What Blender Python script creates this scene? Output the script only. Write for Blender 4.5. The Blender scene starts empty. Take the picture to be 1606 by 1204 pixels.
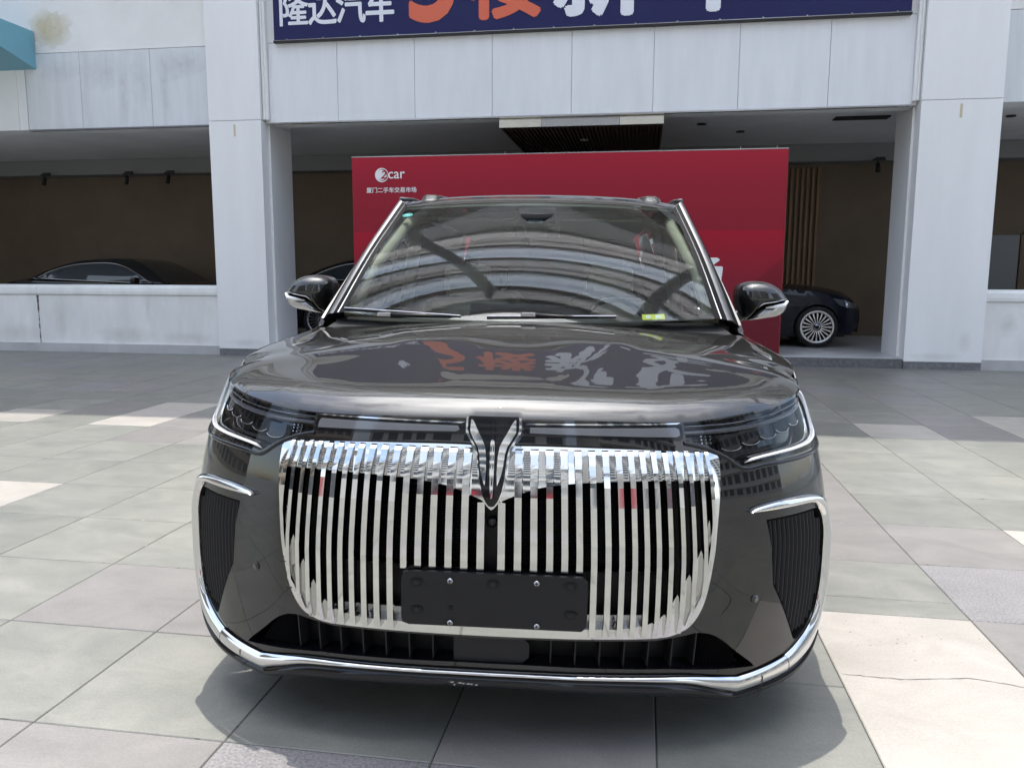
import bpy, bmesh, math, random
import numpy as np
from mathutils import Vector, Matrix
from mathutils.geometry import delaunay_2d_cdt
random.seed(7)
scn = bpy.context.scene
COL = scn.collection
R = math.radians

# ------------------------------------------------------------------ camera
cam_d = bpy.data.cameras.new("camera"); cam = bpy.data.objects.new("camera", cam_d); COL.objects.link(cam)
cam_d.sensor_width = 36.0; cam_d.lens = 27.93; cam_d.clip_start = 0.05; cam_d.clip_end = 600
Mc = [[0.9872308, 0.1592686, 0.0029798], [0.0247759, -0.135042, -0.99053], [-0.157358, 0.9779556, -0.1372636]]
rgt, dwn, fwd = [Vector(v) for v in Mc]
mw = Matrix((( rgt.x, -dwn.x, -fwd.x, 0.0), (rgt.y, -dwn.y, -fwd.y, 0.0), (rgt.z, -dwn.z, -fwd.z, 1.31), (0, 0, 0, 1)))
cam.matrix_world = mw
scn.camera = cam
# ------------------------------------------------------------------ world, sun, exposure
SUN_DIR = Vector((-0.085, 0.20, 1.0)).normalized()
SUN_STRENGTH = 2.0
SKY_STRENGTH = 0.15
EXPOSURE = 1.58
scn.view_settings.view_transform = 'Standard'; scn.view_settings.look = 'None'
scn.view_settings.exposure = EXPOSURE; scn.view_settings.gamma = 1.0
try: scn.view_settings.use_curve_mapping = False
except Exception: pass
world = bpy.data.worlds.new("World"); scn.world = world; world.use_nodes = True
wn = world.node_tree; wn.nodes.clear()
wo = wn.nodes.new('ShaderNodeOutputWorld'); bg = wn.nodes.new('ShaderNodeBackground'); bg.inputs[1].default_value = SKY_STRENGTH
sky = wn.nodes.new('ShaderNodeTexSky'); sky.sky_type = 'NISHITA'; sky.sun_disc = False
sky.sun_elevation = math.asin(SUN_DIR.z); sky.sun_rotation = math.atan2(SUN_DIR.x, SUN_DIR.y)
sky.air_density = 1.2; sky.dust_density = 1.6; sky.ozone_density = 1.0
tc = wn.nodes.new('ShaderNodeTexCoord'); mp = wn.nodes.new('ShaderNodeMapping'); mp.inputs['Scale'].default_value = (1.6, 1.6, 3.6)
nz = wn.nodes.new('ShaderNodeTexNoise'); nz.inputs['Scale'].default_value = 1.7; nz.inputs['Detail'].default_value = 8; nz.inputs['Roughness'].default_value = 0.6
cr = wn.nodes.new('ShaderNodeValToRGB'); cr.color_ramp.elements[0].position = 0.38; cr.color_ramp.elements[0].color = (0, 0, 0, 1)
cr.color_ramp.elements[1].position = 0.60; cr.color_ramp.elements[1].color = (0.85, 0.85, 0.85, 1)
mx = wn.nodes.new('ShaderNodeMix'); mx.data_type = 'RGBA'; 
dt = wn.nodes.new('ShaderNodeVectorMath'); dt.operation = 'DOT_PRODUCT'; dt.inputs[1].default_value = tuple(SUN_DIR)
gm = wn.nodes.new('ShaderNodeMapRange'); gm.inputs[1].default_value = .80; gm.inputs[2].default_value = 1.0; gm.clamp = True
gp = wn.nodes.new('ShaderNodeMath'); gp.operation = 'POWER'; gp.inputs[1].default_value = 1.7
gmx = wn.nodes.new('ShaderNodeMix'); gmx.data_type = 'RGBA'; gmx.inputs[6].default_value = (3.8, 4.0, 4.4, 1); gmx.inputs[7].default_value = (30, 30, 30, 1)
wn.links.new(tc.outputs['Generated'], dt.inputs[0]); wn.links.new(dt.outputs['Value'], gm.inputs[0]); wn.links.new(gm.outputs[0], gp.inputs[0]); wn.links.new(gp.outputs[0], gmx.inputs[0]); wn.links.new(gmx.outputs[2], mx.inputs[7])
wn.links.new(tc.outputs['Generated'], mp.inputs[0]); wn.links.new(mp.outputs[0], nz.inputs['Vector'])
wn.links.new(nz.outputs[0], cr.inputs[0]); wn.links.new(cr.outputs[0], mx.inputs[0])
wn.links.new(sky.outputs[0], mx.inputs[6]); wn.links.new(mx.outputs[2], bg.inputs[0]); wn.links.new(bg.outputs[0], wo.inputs[0])
sl = bpy.data.lights.new("sun", 'SUN'); sl.energy = SUN_STRENGTH; sl.angle = R(0.53); sl.color = (1.0, 0.955, 0.89)
so = bpy.data.objects.new("sun", sl); COL.objects.link(so); so.rotation_euler = SUN_DIR.to_track_quat('Z', 'Y').to_euler(); so.location = (0, 0, 40)

# ------------------------------------------------------------------ materials
def lin(r, g, b, k=1.0):
    f = lambda c: ((c/255/12.92) if c/255 <= .04045 else ((c/255+.055)/1.055)**2.4)*k
    return (f(r), f(g), f(b), 1)
def mat(name, col, rough=.5, metal=0., coat=0., coat_rough=.03, var=0., vscale=3., vcol=None, bump=0., bscale=40., stretch=(1, 1, 1), spec=.5, flake=False, rvar=0.):
    m = bpy.data.materials.new(name); m.use_nodes = True; nt = m.node_tree; b = nt.nodes['Principled BSDF']
    col = tuple(col)[:3] + (1,)
    b.inputs['Base Color'].default_value = col; b.inputs['Roughness'].default_value = rough; b.inputs['Metallic'].default_value = metal
    b.inputs['Coat Weight'].default_value = coat; b.inputs['Coat Roughness'].default_value = coat_rough; b.inputs['Specular IOR Level'].default_value = spec
    if coat >= 1: b.inputs['Coat IOR'].default_value = 1.62
    geo = nt.nodes.new('ShaderNodeNewGeometry'); mpn = nt.nodes.new('ShaderNodeMapping'); mpn.inputs['Scale'].default_value = stretch
    nt.links.new(geo.outputs['Position'], mpn.inputs[0])
    if var > 0 or vcol:
        n = nt.nodes.new('ShaderNodeTexNoise'); n.inputs['Scale'].default_value = vscale; n.inputs['Detail'].default_value = 6; n.inputs['Roughness'].default_value = .62
        nt.links.new(mpn.outputs[0], n.inputs['Vector'])
        r = nt.nodes.new('ShaderNodeValToRGB'); r.color_ramp.elements[0].position = .34; r.color_ramp.elements[1].position = .68
        v2 = vcol if vcol else tuple(min(1, c*(1+var)) for c in col[:3])+(1,)
        r.color_ramp.elements[0].color = tuple(c*(1-var) for c in col[:3])+(1,); r.color_ramp.elements[1].color = v2
        nt.links.new(n.outputs[0], r.inputs[0]); nt.links.new(r.outputs[0], b.inputs['Base Color'])
        if rvar:
            mr = nt.nodes.new('ShaderNodeMapRange'); mr.inputs[3].default_value = rough-rvar; mr.inputs[4].default_value = rough+rvar
            nt.links.new(n.outputs[0], mr.inputs[0]); nt.links.new(mr.outputs[0], b.inputs['Roughness'])
    if bump > 0:
        n2 = nt.nodes.new('ShaderNodeTexNoise'); n2.inputs['Scale'].default_value = bscale; n2.inputs['Detail'].default_value = 5
        nt.links.new(mpn.outputs[0], n2.inputs['Vector'])
        bp = nt.nodes.new('ShaderNodeBump'); bp.inputs['Strength'].default_value = bump; bp.inputs['Distance'].default_value = .004
        nt.links.new(n2.outputs[0], bp.inputs['Height']); nt.links.new(bp.outputs[0], b.inputs['Normal'])
    return m
def glass(name, tint, gloss=1.0, ior=1.5, rough=0.0):
    m = bpy.data.materials.new(name); m.use_nodes = True; nt = m.node_tree; nt.nodes.clear()
    o = nt.nodes.new('ShaderNodeOutputMaterial'); mixn = nt.nodes.new('ShaderNodeMixShader'); t = nt.nodes.new('ShaderNodeBsdfTransparent'); g = nt.nodes.new('ShaderNodeBsdfGlossy')
    fr = nt.nodes.new('ShaderNodeFresnel'); fr.inputs[0].default_value = ior; mu = nt.nodes.new('ShaderNodeMath'); mu.operation = 'MULTIPLY'; mu.inputs[1].default_value = gloss; mu.use_clamp = True
    t.inputs[0].default_value = (*tint, 1); g.inputs['Roughness'].default_value = rough; g.inputs[0].default_value = (1, 1, 1, 1)
    nt.links.new(fr.outputs[0], mu.inputs[0]); nt.links.new(mu.outputs[0], mixn.inputs[0]); nt.links.new(t.outputs[0], mixn.inputs[1]); nt.links.new(g.outputs[0], mixn.inputs[2]); nt.links.new(mixn.outputs[0], o.inputs[0])
    return m
def tile_mat(name, a, b, speck=0.0, rough=.42):
    m = bpy.data.materials.new(name); m.use_nodes = True; nt = m.node_tree; p = nt.nodes['Principled BSDF']
    geo = nt.nodes.new('ShaderNodeNewGeometry'); mp1 = nt.nodes.new('ShaderNodeMapping'); mp1.inputs['Scale'].default_value = (1, 1.6, 1)
    mp1.inputs['Rotation'].default_value = (0, 0, .5)
    oi = nt.nodes.new('ShaderNodeObjectInfo'); ad = nt.nodes.new('ShaderNodeVectorMath'); ad.operation = 'ADD'
    sc = nt.nodes.new('ShaderNodeVectorMath'); sc.operation = 'SCALE'; sc.inputs[3].default_value = 37.0
    cmb = nt.nodes.new('ShaderNodeCombineXYZ'); nt.links.new(oi.outputs['Random'], cmb.inputs[0]); nt.links.new(oi.outputs['Random'], cmb.inputs[2])
    nt.links.new(cmb.outputs[0], sc.inputs[0]); nt.links.new(geo.outputs['Position'], ad.inputs[0]); nt.links.new(sc.outputs[0], ad.inputs[1]); nt.links.new(ad.outputs[0], mp1.inputs[0])
    n1 = nt.nodes.new('ShaderNodeTexNoise'); n1.inputs['Scale'].default_value = 3.2; n1.inputs['Detail'].default_value = 9; n1.inputs['Roughness'].default_value = .68; n1.inputs['Distortion'].default_value = .6
    nt.links.new(mp1.outputs[0], n1.inputs['Vector'])
    r1 = nt.nodes.new('ShaderNodeValToRGB'); r1.color_ramp.elements[0].position = .3; r1.color_ramp.elements[0].color = (*a, 1); r1.color_ramp.elements[1].position = .7; r1.color_ramp.elements[1].color = (*b, 1)
    nt.links.new(n1.outputs[0], r1.inputs[0])
    n2 = nt.nodes.new('ShaderNodeTexNoise'); n2.inputs['Scale'].default_value = 120; n2.inputs['Detail'].default_value = 3
    nt.links.new(geo.outputs['Position'], n2.inputs['Vector'])
    r2 = nt.nodes.new('ShaderNodeValToRGB'); k = .93-speck*.45; r2.color_ramp.elements[0].position = .38; r2.color_ramp.elements[0].color = (k, k, k, 1); r2.color_ramp.elements[1].position = .62; r2.color_ramp.elements[1].color = (1.05+speck*.25,)*3+(1,)
    nt.links.new(n2.outputs[0], r2.inputs[0])
    n3 = nt.nodes.new('ShaderNodeTexNoise'); n3.inputs['Scale'].default_value = .55; n3.inputs['Detail'].default_value = 4
    nt.links.new(geo.outputs['Position'], n3.inputs['Vector'])
    r3 = nt.nodes.new('ShaderNodeValToRGB'); r3.color_ramp.elements[0].position = .35; r3.color_ramp.elements[0].color = (.86, .86, .87, 1); r3.color_ramp.elements[1].position = .65; r3.color_ramp.elements[1].color = (1.06, 1.05, 1.03, 1)
    nt.links.new(n3.outputs[0], r3.inputs[0])
    x1 = nt.nodes.new('ShaderNodeMix'); x1.data_type = 'RGBA'; x1.blend_type = 'MULTIPLY'; x1.inputs[0].default_value = 1
    x2 = nt.nodes.new('ShaderNodeMix'); x2.data_type = 'RGBA'; x2.blend_type = 'MULTIPLY'; x2.inputs[0].default_value = 1
    hv = nt.nodes.new('ShaderNodeMapRange'); hv.inputs[3].default_value = .93; hv.inputs[4].default_value = 1.07; nt.links.new(oi.outputs['Random'], hv.inputs[0])
    x3 = nt.nodes.new('ShaderNodeMix'); x3.data_type = 'RGBA'; x3.blend_type = 'MULTIPLY'; x3.inputs[0].default_value = 1
    nt.links.new(r1.outputs[0], x1.inputs[6]); nt.links.new(r2.outputs[0], x1.inputs[7]); nt.links.new(x1.outputs[2], x2.inputs[6]); nt.links.new(r3.outputs[0], x2.inputs[7])
    nt.links.new(x2.outputs[2], x3.inputs[6]); nt.links.new(hv.outputs[0], x3.inputs[7]); nt.links.new(x3.outputs[2], p.inputs['Base Color'])
    p.inputs['Roughness'].default_value = rough
    bp = nt.nodes.new('ShaderNodeBump'); bp.inputs['Strength'].default_value = .25; bp.inputs['Distance'].default_value = .002
    nt.links.new(n2.outputs[0], bp.inputs['Height']); nt.links.new(bp.outputs[0], p.inputs['Normal'])
    return m

M = {}
M['paint'] = mat('dark_metallic_paint', (.0058, .0054, .0051), .5, 0, coat=1.0, coat_rough=.012, spec=.12)
M['paint2'] = mat('navy_metallic_paint', (.003, .004, .012), .5, 0, coat=.7, coat_rough=.03, spec=.1)
M['paint3'] = mat('graphite_metallic_paint', (.006, .006, .007), .5, 0, coat=.7, coat_rough=.03, spec=.1)
M['gloss_black'] = mat('gloss_black_plastic', (.004, .004, .006), .1, 0, coat=.2, spec=.35)
M['black'] = mat('matt_black_plastic', (.0045, .0045, .0055), .5, spec=.3)
M['matt_dark'] = mat('dark_grey_plastic', (.013, .013, .015), .5, spec=.35)
M['chrome'] = mat('chrome', (.68, .675, .665), .05, 1.0)
M['satin'] = mat('satin_metal_trim', (.42, .42, .43), .22, 1.0)
M['moulding'] = mat('grey_satin_moulding', (.13, .13, .135), .38, .9)
M['pillar'] = mat('black_pillar_cover', (.003, .003, .0035), .6, spec=.06)
M['grille_back'] = mat('grille_surround_plastic', (.028, .027, .028), .45)
M['plate'] = mat('plate_holder_plastic', (.005, .005, .0065), .45, var=.1, vscale=20, spec=.4)
M['rubber'] = mat('tyre_rubber', (.014, .014, .014), .75)
M['alloy'] = mat('wheel_alloy', (.55, .55, .56), .25, 1.0)
M['white_lens'] = mat('white_light_guide', (.82, .83, .85), .18, 0, coat=.5)
M['lens_grey'] = mat('smoked_light_guide', (.13, .135, .15), .12, .2, coat=.5)
M['reflector'] = mat('lamp_reflector', (.30, .31, .34), .12, .9)
M['lampglass'] = glass('clear_lamp_cover', (.97, .97, .98), .75, 1.35)
M['wind'] = glass('tinted_windscreen_glass', (.64, .73, .70), .85, 1.5)
M['sideglass'] = glass('privacy_window_glass', (.22, .25, .25), 1.2, 1.5)
M['darkglass'] = glass('dark_tinted_glass', (.05, .06, .08), 1.0, 1.5)
M['cream'] = mat('cream_cabin_trim', (.34, .30, .235), .7, var=.06, vscale=30)
M['seat'] = mat('beige_leather', (.26, .215, .165), .5, var=.08, vscale=20)
M['dash'] = mat('dark_dashboard_plastic', (.035, .042, .042), .6)
M['facade'] = mat('white_cladding_panel', (.86, .86, .86), .45, var=.03, vscale=.8, stretch=(3, 3, .5), bump=.04, bscale=8)
M['fascia'] = mat('pale_grey_cladding_panel', (.79, .80, .82), .4, var=.04, vscale=1.4, stretch=(4, 4, .6), bump=.03, bscale=6)
M['stained'] = mat('stained_grey_cladding_panel', (.70, .72, .745), .5, var=.08, vscale=1.1, stretch=(5, 5, .5))
M['render'] = mat('white_wall_render', (.85, .84, .82), .7, var=.05, vscale=1.0)
M['plaster'] = mat('weathered_white_render', (.84, .84, .82), .6, var=.07, vscale=1.6, stretch=(2, 2, .7), bump=.1, bscale=30)
M['plinth'] = mat('grey_granite_plinth', (.17, .17, .18), .5, var=.3, vscale=30)
M['stepstone'] = mat('grey_step_stone', (.13, .13, .135), .5, var=.3, vscale=24)
M['intfloor'] = mat('grey_showroom_floor', (.52, .52, .52), .35, var=.12, vscale=2)
M['bulk'] = mat('grey_bulkhead_board', (.26, .26, .255), .7)
M['ceiling'] = mat('pale_ceiling_board', (.92, .92, .91), .7, var=.06, vscale=1)
M['brownwall'] = mat('dull_brown_wall', (.17, .125, .085), .7, var=.1, vscale=1.2)
M['wood'] = mat('brown_wood_slat', (.26, .155, .075), .5, var=.2, vscale=4, stretch=(6, 6, .6))
M['darkwood'] = mat('dark_walnut_slat', (.07, .043, .035), .5, var=.2, vscale=6)
M['navy'] = mat('navy_banner_print', (.026, .028, .100), .7, spec=.2, var=.04, vscale=.6)
M['white_print'] = mat('white_banner_print', (.80, .82, .88), .5)
M['orange_print'] = mat('orange_banner_print', (.72, .145, .075), .5)
M['board_white'] = mat('white_board_print', (.85, .84, .84), .5)
M['teal'] = mat('teal_awning_metal', (.17, .40, .50), .45, var=.08, vscale=2)
M['joint'] = mat('dark_joint_grout', (.05, .05, .048), .9)
M['yellow'] = mat('yellow_sticker', (.75, .70, .04), .5)
M['cyan'] = mat('cyan_sticker', (.10, .45, .48), .5)
M['green_dot'] = mat('white_sticker_print', (.8, .8, .8), .5)
M['dark_metal'] = mat('black_fixture_metal', (.01, .01, .01), .5)
M['door'] = mat('grey_service_door', (.20, .21, .22), .4)
M['canopy_blue'] = mat('blue_grey_canopy_sheet', (.60, .66, .76), .5, var=.1, vscale=1)
def translucent(name, col, t):
    m = bpy.data.materials.new(name); m.use_nodes = True; nt = m.node_tree; p = nt.nodes['Principled BSDF']; p.inputs['Base Color'].default_value = (*col, 1); p.inputs['Roughness'].default_value = .5
    tr = nt.nodes.new('ShaderNodeBsdfTranslucent'); tr.inputs[0].default_value = (*[c for c in col], 1); mixn = nt.nodes.new('ShaderNodeMixShader'); mixn.inputs[0].default_value = t
    nt.links.new(p.outputs[0], mixn.inputs[1]); nt.links.new(tr.outputs[0], mixn.inputs[2]); nt.links.new(mixn.outputs[0], nt.nodes['Material Output'].inputs[0]); return m
M['canopy_blue'] = translucent('translucent_canopy_sheet', (.90, .94, .98), .92)
M['canopy_brown'] = mat('brown_ledge_paint', (.30, .275, .255), .6, var=.15, vscale=1)
M['canopy_dim'] = translucent('bronze_translucent_sheet', (.86, .85, .84), .74)
M['canopy_rib'] = mat('pale_canopy_steel', (.75, .75, .74), .5)
M['bldg'] = mat('pale_apartment_render', (.50, .49, .47), .8, var=.06, vscale=.3)
M['bldg_glass'] = mat('dark_window_glass', (.03, .04, .05), .08, coat=.5)
M['red_hoard'] = mat('red_hoarding_print', (.30, .02, .03), .5)
M['tile_g'] = tile_mat('grey_green_stone_tile', (.136, .139, .125), (.209, .207, .186))
M['tile_p'] = tile_mat('grey_pink_stone_tile', (.149, .142, .136), (.211, .200, .189))
M['tile_l'] = tile_mat('cream_stone_tile', (.275, .257, .230), (.35, .327, .298))
M['tile_s'] = tile_mat('speckled_granite_tile', (.172, .167, .169), (.232, .224, .224), speck=.5)

# ------------------------------------------------------------------ helpers
def link(o, parent=None):
    COL.objects.link(o)
    if parent: o.parent = parent
    return o
def mesh_obj(name, verts, faces, m, parent=None, smooth=False, normals=None, loc=None):
    me = bpy.data.meshes.new(name); me.from_pydata([tuple(map(float, v)) for v in verts], [], [tuple(int(i) for i in f) for f in faces]); me.update()
    if isinstance(m, (list, tuple)):
        for k in m: me.materials.append(k)
    else: me.materials.append(m)
    if smooth:
        me.polygons.foreach_set('use_smooth', [True]*len(me.polygons))
        if normals is not None: me.normals_split_custom_set_from_vertices([tuple(map(float, n)) for n in normals])
    o = bpy.data.objects.new(name, me)
    if loc: o.location = loc
    return link(o, parent)
def tag(o, label=None, cat=None, group=None, kind=None):
    if label: o['label'] = label
    if cat: o['category'] = cat
    if group: o['group'] = group
    if kind: o['kind'] = kind
    return o
def empty(name, loc=(0, 0, 0), rz=0.0):
    o = bpy.data.objects.new(name, None); o.location = loc; o.rotation_euler = (0, 0, rz); o.empty_display_size = .1
    return link(o)
def copy_tree(o, parent=None):
    c = o.copy(); COL.objects.link(c); c.parent = parent
    for ch in [x for x in o.children]: copy_tree(ch, c)
    return c
class MB:
    def __init__(s): s.v = []; s.f = []
    def add(s, v, f):
        n = len(s.v); s.v += [tuple(map(float, q)) for q in v]; s.f += [tuple(i+n for i in q) for q in f]; return s
    def box(s, a, b):
        x0, y0, z0 = a; x1, y1, z1 = b
        return s.add([(x0, y0, z0), (x1, y0, z0), (x1, y1, z0), (x0, y1, z0), (x0, y0, z1), (x1, y0, z1), (x1, y1, z1), (x0, y1, z1)],
                     [(0, 3, 2, 1), (4, 5, 6, 7), (0, 1, 5, 4), (1, 2, 6, 5), (2, 3, 7, 6), (3, 0, 4, 7)])
    def grid(s, P):
        P = np.asarray(P); a, b = P.shape[:2]
        return s.add(P.reshape(-1, 3), [(i*b+j, i*b+j+1, (i+1)*b+j+1, (i+1)*b+j) for i in range(a-1) for j in range(b-1)])
    def tube(s, pts, r, n=8, cap=True):
        pts = [Vector(p) for p in pts]; base = len(s.v); rs = r if isinstance(r, (list, tuple)) else [r]*len(pts)
        up = Vector((0, 0, 1)); rings = []
        for i, p in enumerate(pts):
            t = (pts[min(i+1, len(pts)-1)]-pts[max(i-1, 0)]).normalized()
            if abs(t.dot(up)) > .95: up = Vector((0, 1, 0)) if abs(t.y) < .9 else Vector((1, 0, 0))
            a = t.cross(up).normalized(); b = a.cross(t)
            rings.append([tuple(p+a*rs[i]*math.cos(q*2*math.pi/n)+b*rs[i]*math.sin(q*2*math.pi/n)) for q in range(n)])
        v = [q for rg in rings for q in rg]; f = []
        for i in range(len(pts)-1):
            for q in range(n): f.append((i*n+q, i*n+(q+1) % n, (i+1)*n+(q+1) % n, (i+1)*n+q))
        if cap: f.append(tuple(range(n-1, -1, -1))); f.append(tuple((len(pts)-1)*n+q for q in range(n)))
        return s.add(v, f)
    def build(s, name, m, parent=None, smooth=False, bevel=0., seg=2, loc=None):
        o = mesh_obj(name, s.v, s.f, m, parent, smooth, loc=loc)
        if bevel:
            b = o.modifiers.new('bevel', 'BEVEL'); b.width = bevel; b.segments = seg; b.limit_method = 'ANGLE'; b.angle_limit = R(40)
            if smooth:
                pass
        return o
def box(name, a, b, m, parent=None, bevel=0., smooth=False): return MB().box(a, b).build(name, m, parent, smooth, bevel)
def pch(x, X, Y):
    X = np.asarray(X, float); Y = np.asarray(Y, float)
    h = np.diff(X); d = np.diff(Y)/h; m = np.zeros(len(X)); m[0] = d[0]; m[-1] = d[-1]
    for i in range(1, len(X)-1):
        if d[i-1]*d[i] > 0:
            w1 = 2*h[i]+h[i-1]; w2 = h[i]+2*h[i-1]; m[i] = (w1+w2)/(w1/d[i-1]+w2/d[i])
    x = np.clip(x, X[0], X[-1]); i = np.clip(np.searchsorted(X, x)-1, 0, len(h)-1); s = (x-X[i])/h[i]
    return (2*s**3-3*s**2+1)*Y[i]+(s**3-2*s**2+s)*h[i]*m[i]+(-2*s**3+3*s**2)*Y[i+1]+(s**3-s**2)*h[i]*m[i+1]
def smst(x): x = np.clip(x, 0, 1); return x*x*(3-2*x)
def spline(pts, n=8, closed=False):
    """Catmull-Rom through pts."""
    P = [np.array(p, float) for p in pts]; out = []; N = len(P)
    for i in range(N if closed else N-1):
        if closed: a, b, c, d = P[(i-1) % N], P[i], P[(i+1) % N], P[(i+2) % N]
        else: a, b, c, d = P[max(i-1, 0)], P[i], P[i+1], P[min(i+2, N-1)]
        for k in range(n):
            t = k/n; out.append(.5*((2*b)+(c-a)*t+(2*a-5*b+4*c-d)*t*t+(3*b-a-3*c+d)*t**3))
    if not closed: out.append(P[-1])
    return [tuple(o) for o in out]
def resample(pts, step):
    P = np.array(pts, float); d = np.r_[0, np.cumsum(np.hypot(*np.diff(P, axis=0).T))]; n = max(2, int(math.ceil(d[-1]/step))+1)
    t = np.linspace(0, d[-1], n); return np.stack([np.interp(t, d, P[:, 0]), np.interp(t, d, P[:, 1])], 1)
def inside(pts, poly):
    P = np.asarray(pts); q = np.asarray(poly); x, y = P[:, 0], P[:, 1]; r = np.zeros(len(P), bool); j = len(q)-1
    for i in range(len(q)):
        c = ((q[i, 1] > y) != (q[j, 1] > y)) & (x < (q[j, 0]-q[i, 0])*(y-q[i, 1])/(q[j, 1]-q[i, 1]+1e-12)+q[i, 0]); r ^= c; j = i
    return r
def pdist(pts, poly):
    P = np.asarray(pts)[:, None, :]; a = np.asarray(poly)[None]; b = np.roll(a, -1, 1); ab = b-a
    t = np.clip(((P-a)*ab).sum(-1)/((ab**2).sum(-1)+1e-12), 0, 1); return np.sqrt((((a+ab*t[..., None])-P)**2).sum(-1)).min(1)
def tri2d(outer, holes=(), step=.03, edge=None):
    """Constrained triangulation of outer polygon minus holes with interior grid points."""
    edge = edge or step; loops = []
    for L in [outer]+list(holes):
        L = list(L); L = resample(L+[L[0]], edge)[:-1]; loops.append(L)
    o = loops[0]; mn = o.min(0); mxx = o.max(0)
    gx, gy = np.meshgrid(np.arange(mn[0]+step*.5, mxx[0], step), np.arange(mn[1]+step*.5, mxx[1], step)); g = np.stack([gx.ravel(), gy.ravel()], 1)
    if len(g):
        k = inside(g, o)
        for h in loops[1:]: k &= ~inside(g, h)
        g = g[k]
        for L in loops:
            if len(g): g = g[pdist(g, L) > step*.45]
    pts = [Vector(p) for L in loops for p in L]; e = []; n = 0
    for L in loops: e += [(n+i, n+(i+1) % len(L)) for i in range(len(L))]; n += len(L)
    pts += [Vector(p) for p in g]
    v, _, f, *_ = delaunay_2d_cdt(pts, e, [], 0, 1e-6)
    V = np.array([(q.x, q.y) for q in v]); F = np.array([t for t in f if len(t) == 3])
    c = V[F].mean(1); k = inside(c, o)
    for h in loops[1:]: k &= ~inside(c, h)
    F = F[k]; a, b, c = V[F[:, 0]], V[F[:, 1]], V[F[:, 2]]
    ar = (b[:, 0]-a[:, 0])*(c[:, 1]-a[:, 1])-(b[:, 1]-a[:, 1])*(c[:, 0]-a[:, 0])
    F[ar < 0] = F[ar < 0][:, ::-1]; F = F[np.abs(ar) > 1e-10]
    return V, F, loops
def panel(name, outer, func, m, parent=None, holes=(), step=.03, edge=None, thick=0., flip=False, nc=None):
    """2-D region mapped by func((n,2))->(n,3) with normals from finite differences."""
    V, F, loops = tri2d(outer, holes, step, edge); P = func(V); e = 1e-4; VP = V; PP = P
    if nc is not None:
        dc = np.asarray(nc)-V; V = V+dc/np.linalg.norm(dc, axis=1)[:, None]*.004*np.exp(-pdist(V, loops[0])/.004)[:, None]; P = func(V)
    du = func(V+np.array([e, 0]))-P; dv = func(V+np.array([0, e]))-P; N = np.cross(du, dv); N /= (np.linalg.norm(N, axis=1)[:, None]+1e-20); V = VP; P = PP
    if flip: N = -N; F = F[:, ::-1]
    if thick:
        n = len(P); Q = P-N*thick; fs = [tuple(t) for t in F]+[tuple(int(i)+n for i in t[::-1]) for t in F]
        cnt = {}
        for t in F:
            for i in range(3): cnt[(int(t[i]), int(t[(i+1) % 3]))] = 1
        sv = []; sf = []
        for (a, b) in cnt:
            if (b, a) not in cnt:
                k = 2*n+len(sv); sv += [P[a], P[b], Q[b], Q[a]]; sf.append((k+1, k, k+3, k+2))
        allv = list(P)+list(Q)+sv
        o = mesh_obj(name, allv, fs+sf, m, parent)
        me = o.data; fl = [True]*len(fs)+[False]*len(sf); me.polygons.foreach_set('use_smooth', fl)
        nn = [tuple(x) for x in N]+[tuple(-x) for x in N]
        ln = []
        for p in me.polygons:
            for vi in p.vertices: ln.append(nn[vi] if vi < 2*n else tuple(p.normal))
        me.normals_split_custom_set(ln)
        return o
    return mesh_obj(name, P, F, m, parent, True, N)
def strip(name, A, B, func, h, m, parent=None, n=10, step=.012, ends=True):
    """Rounded moulding between the 2-D lines A and B lying on surface func(uv, offset)."""
    A = resample(A, step); k = len(A); B = np.array(B, float); d = np.r_[0, np.cumsum(np.hypot(*np.diff(B, axis=0).T))]; t = np.linspace(0, 1, k)*d[-1]
    B = np.stack([np.interp(t, d, B[:, 0]), np.interp(t, d, B[:, 1])], 1); G = []
    for j in range(n+1):
        s = j/n; off = h*(max(0., 1-(2*s-1)**2))**.5
        G.append(func(A*(1-s)+B*s, np.full(k, off)))
    G = np.array(G); mb = MB(); mb.grid(G)
    if ends:
        for c in (0, k-1):
            ring = [tuple(G[j, c]) for j in range(n+1)]; mb.add(ring, [tuple(range(n+1)) if c else tuple(range(n, -1, -1))])
    return mb.build(name, m, parent, True)
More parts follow.
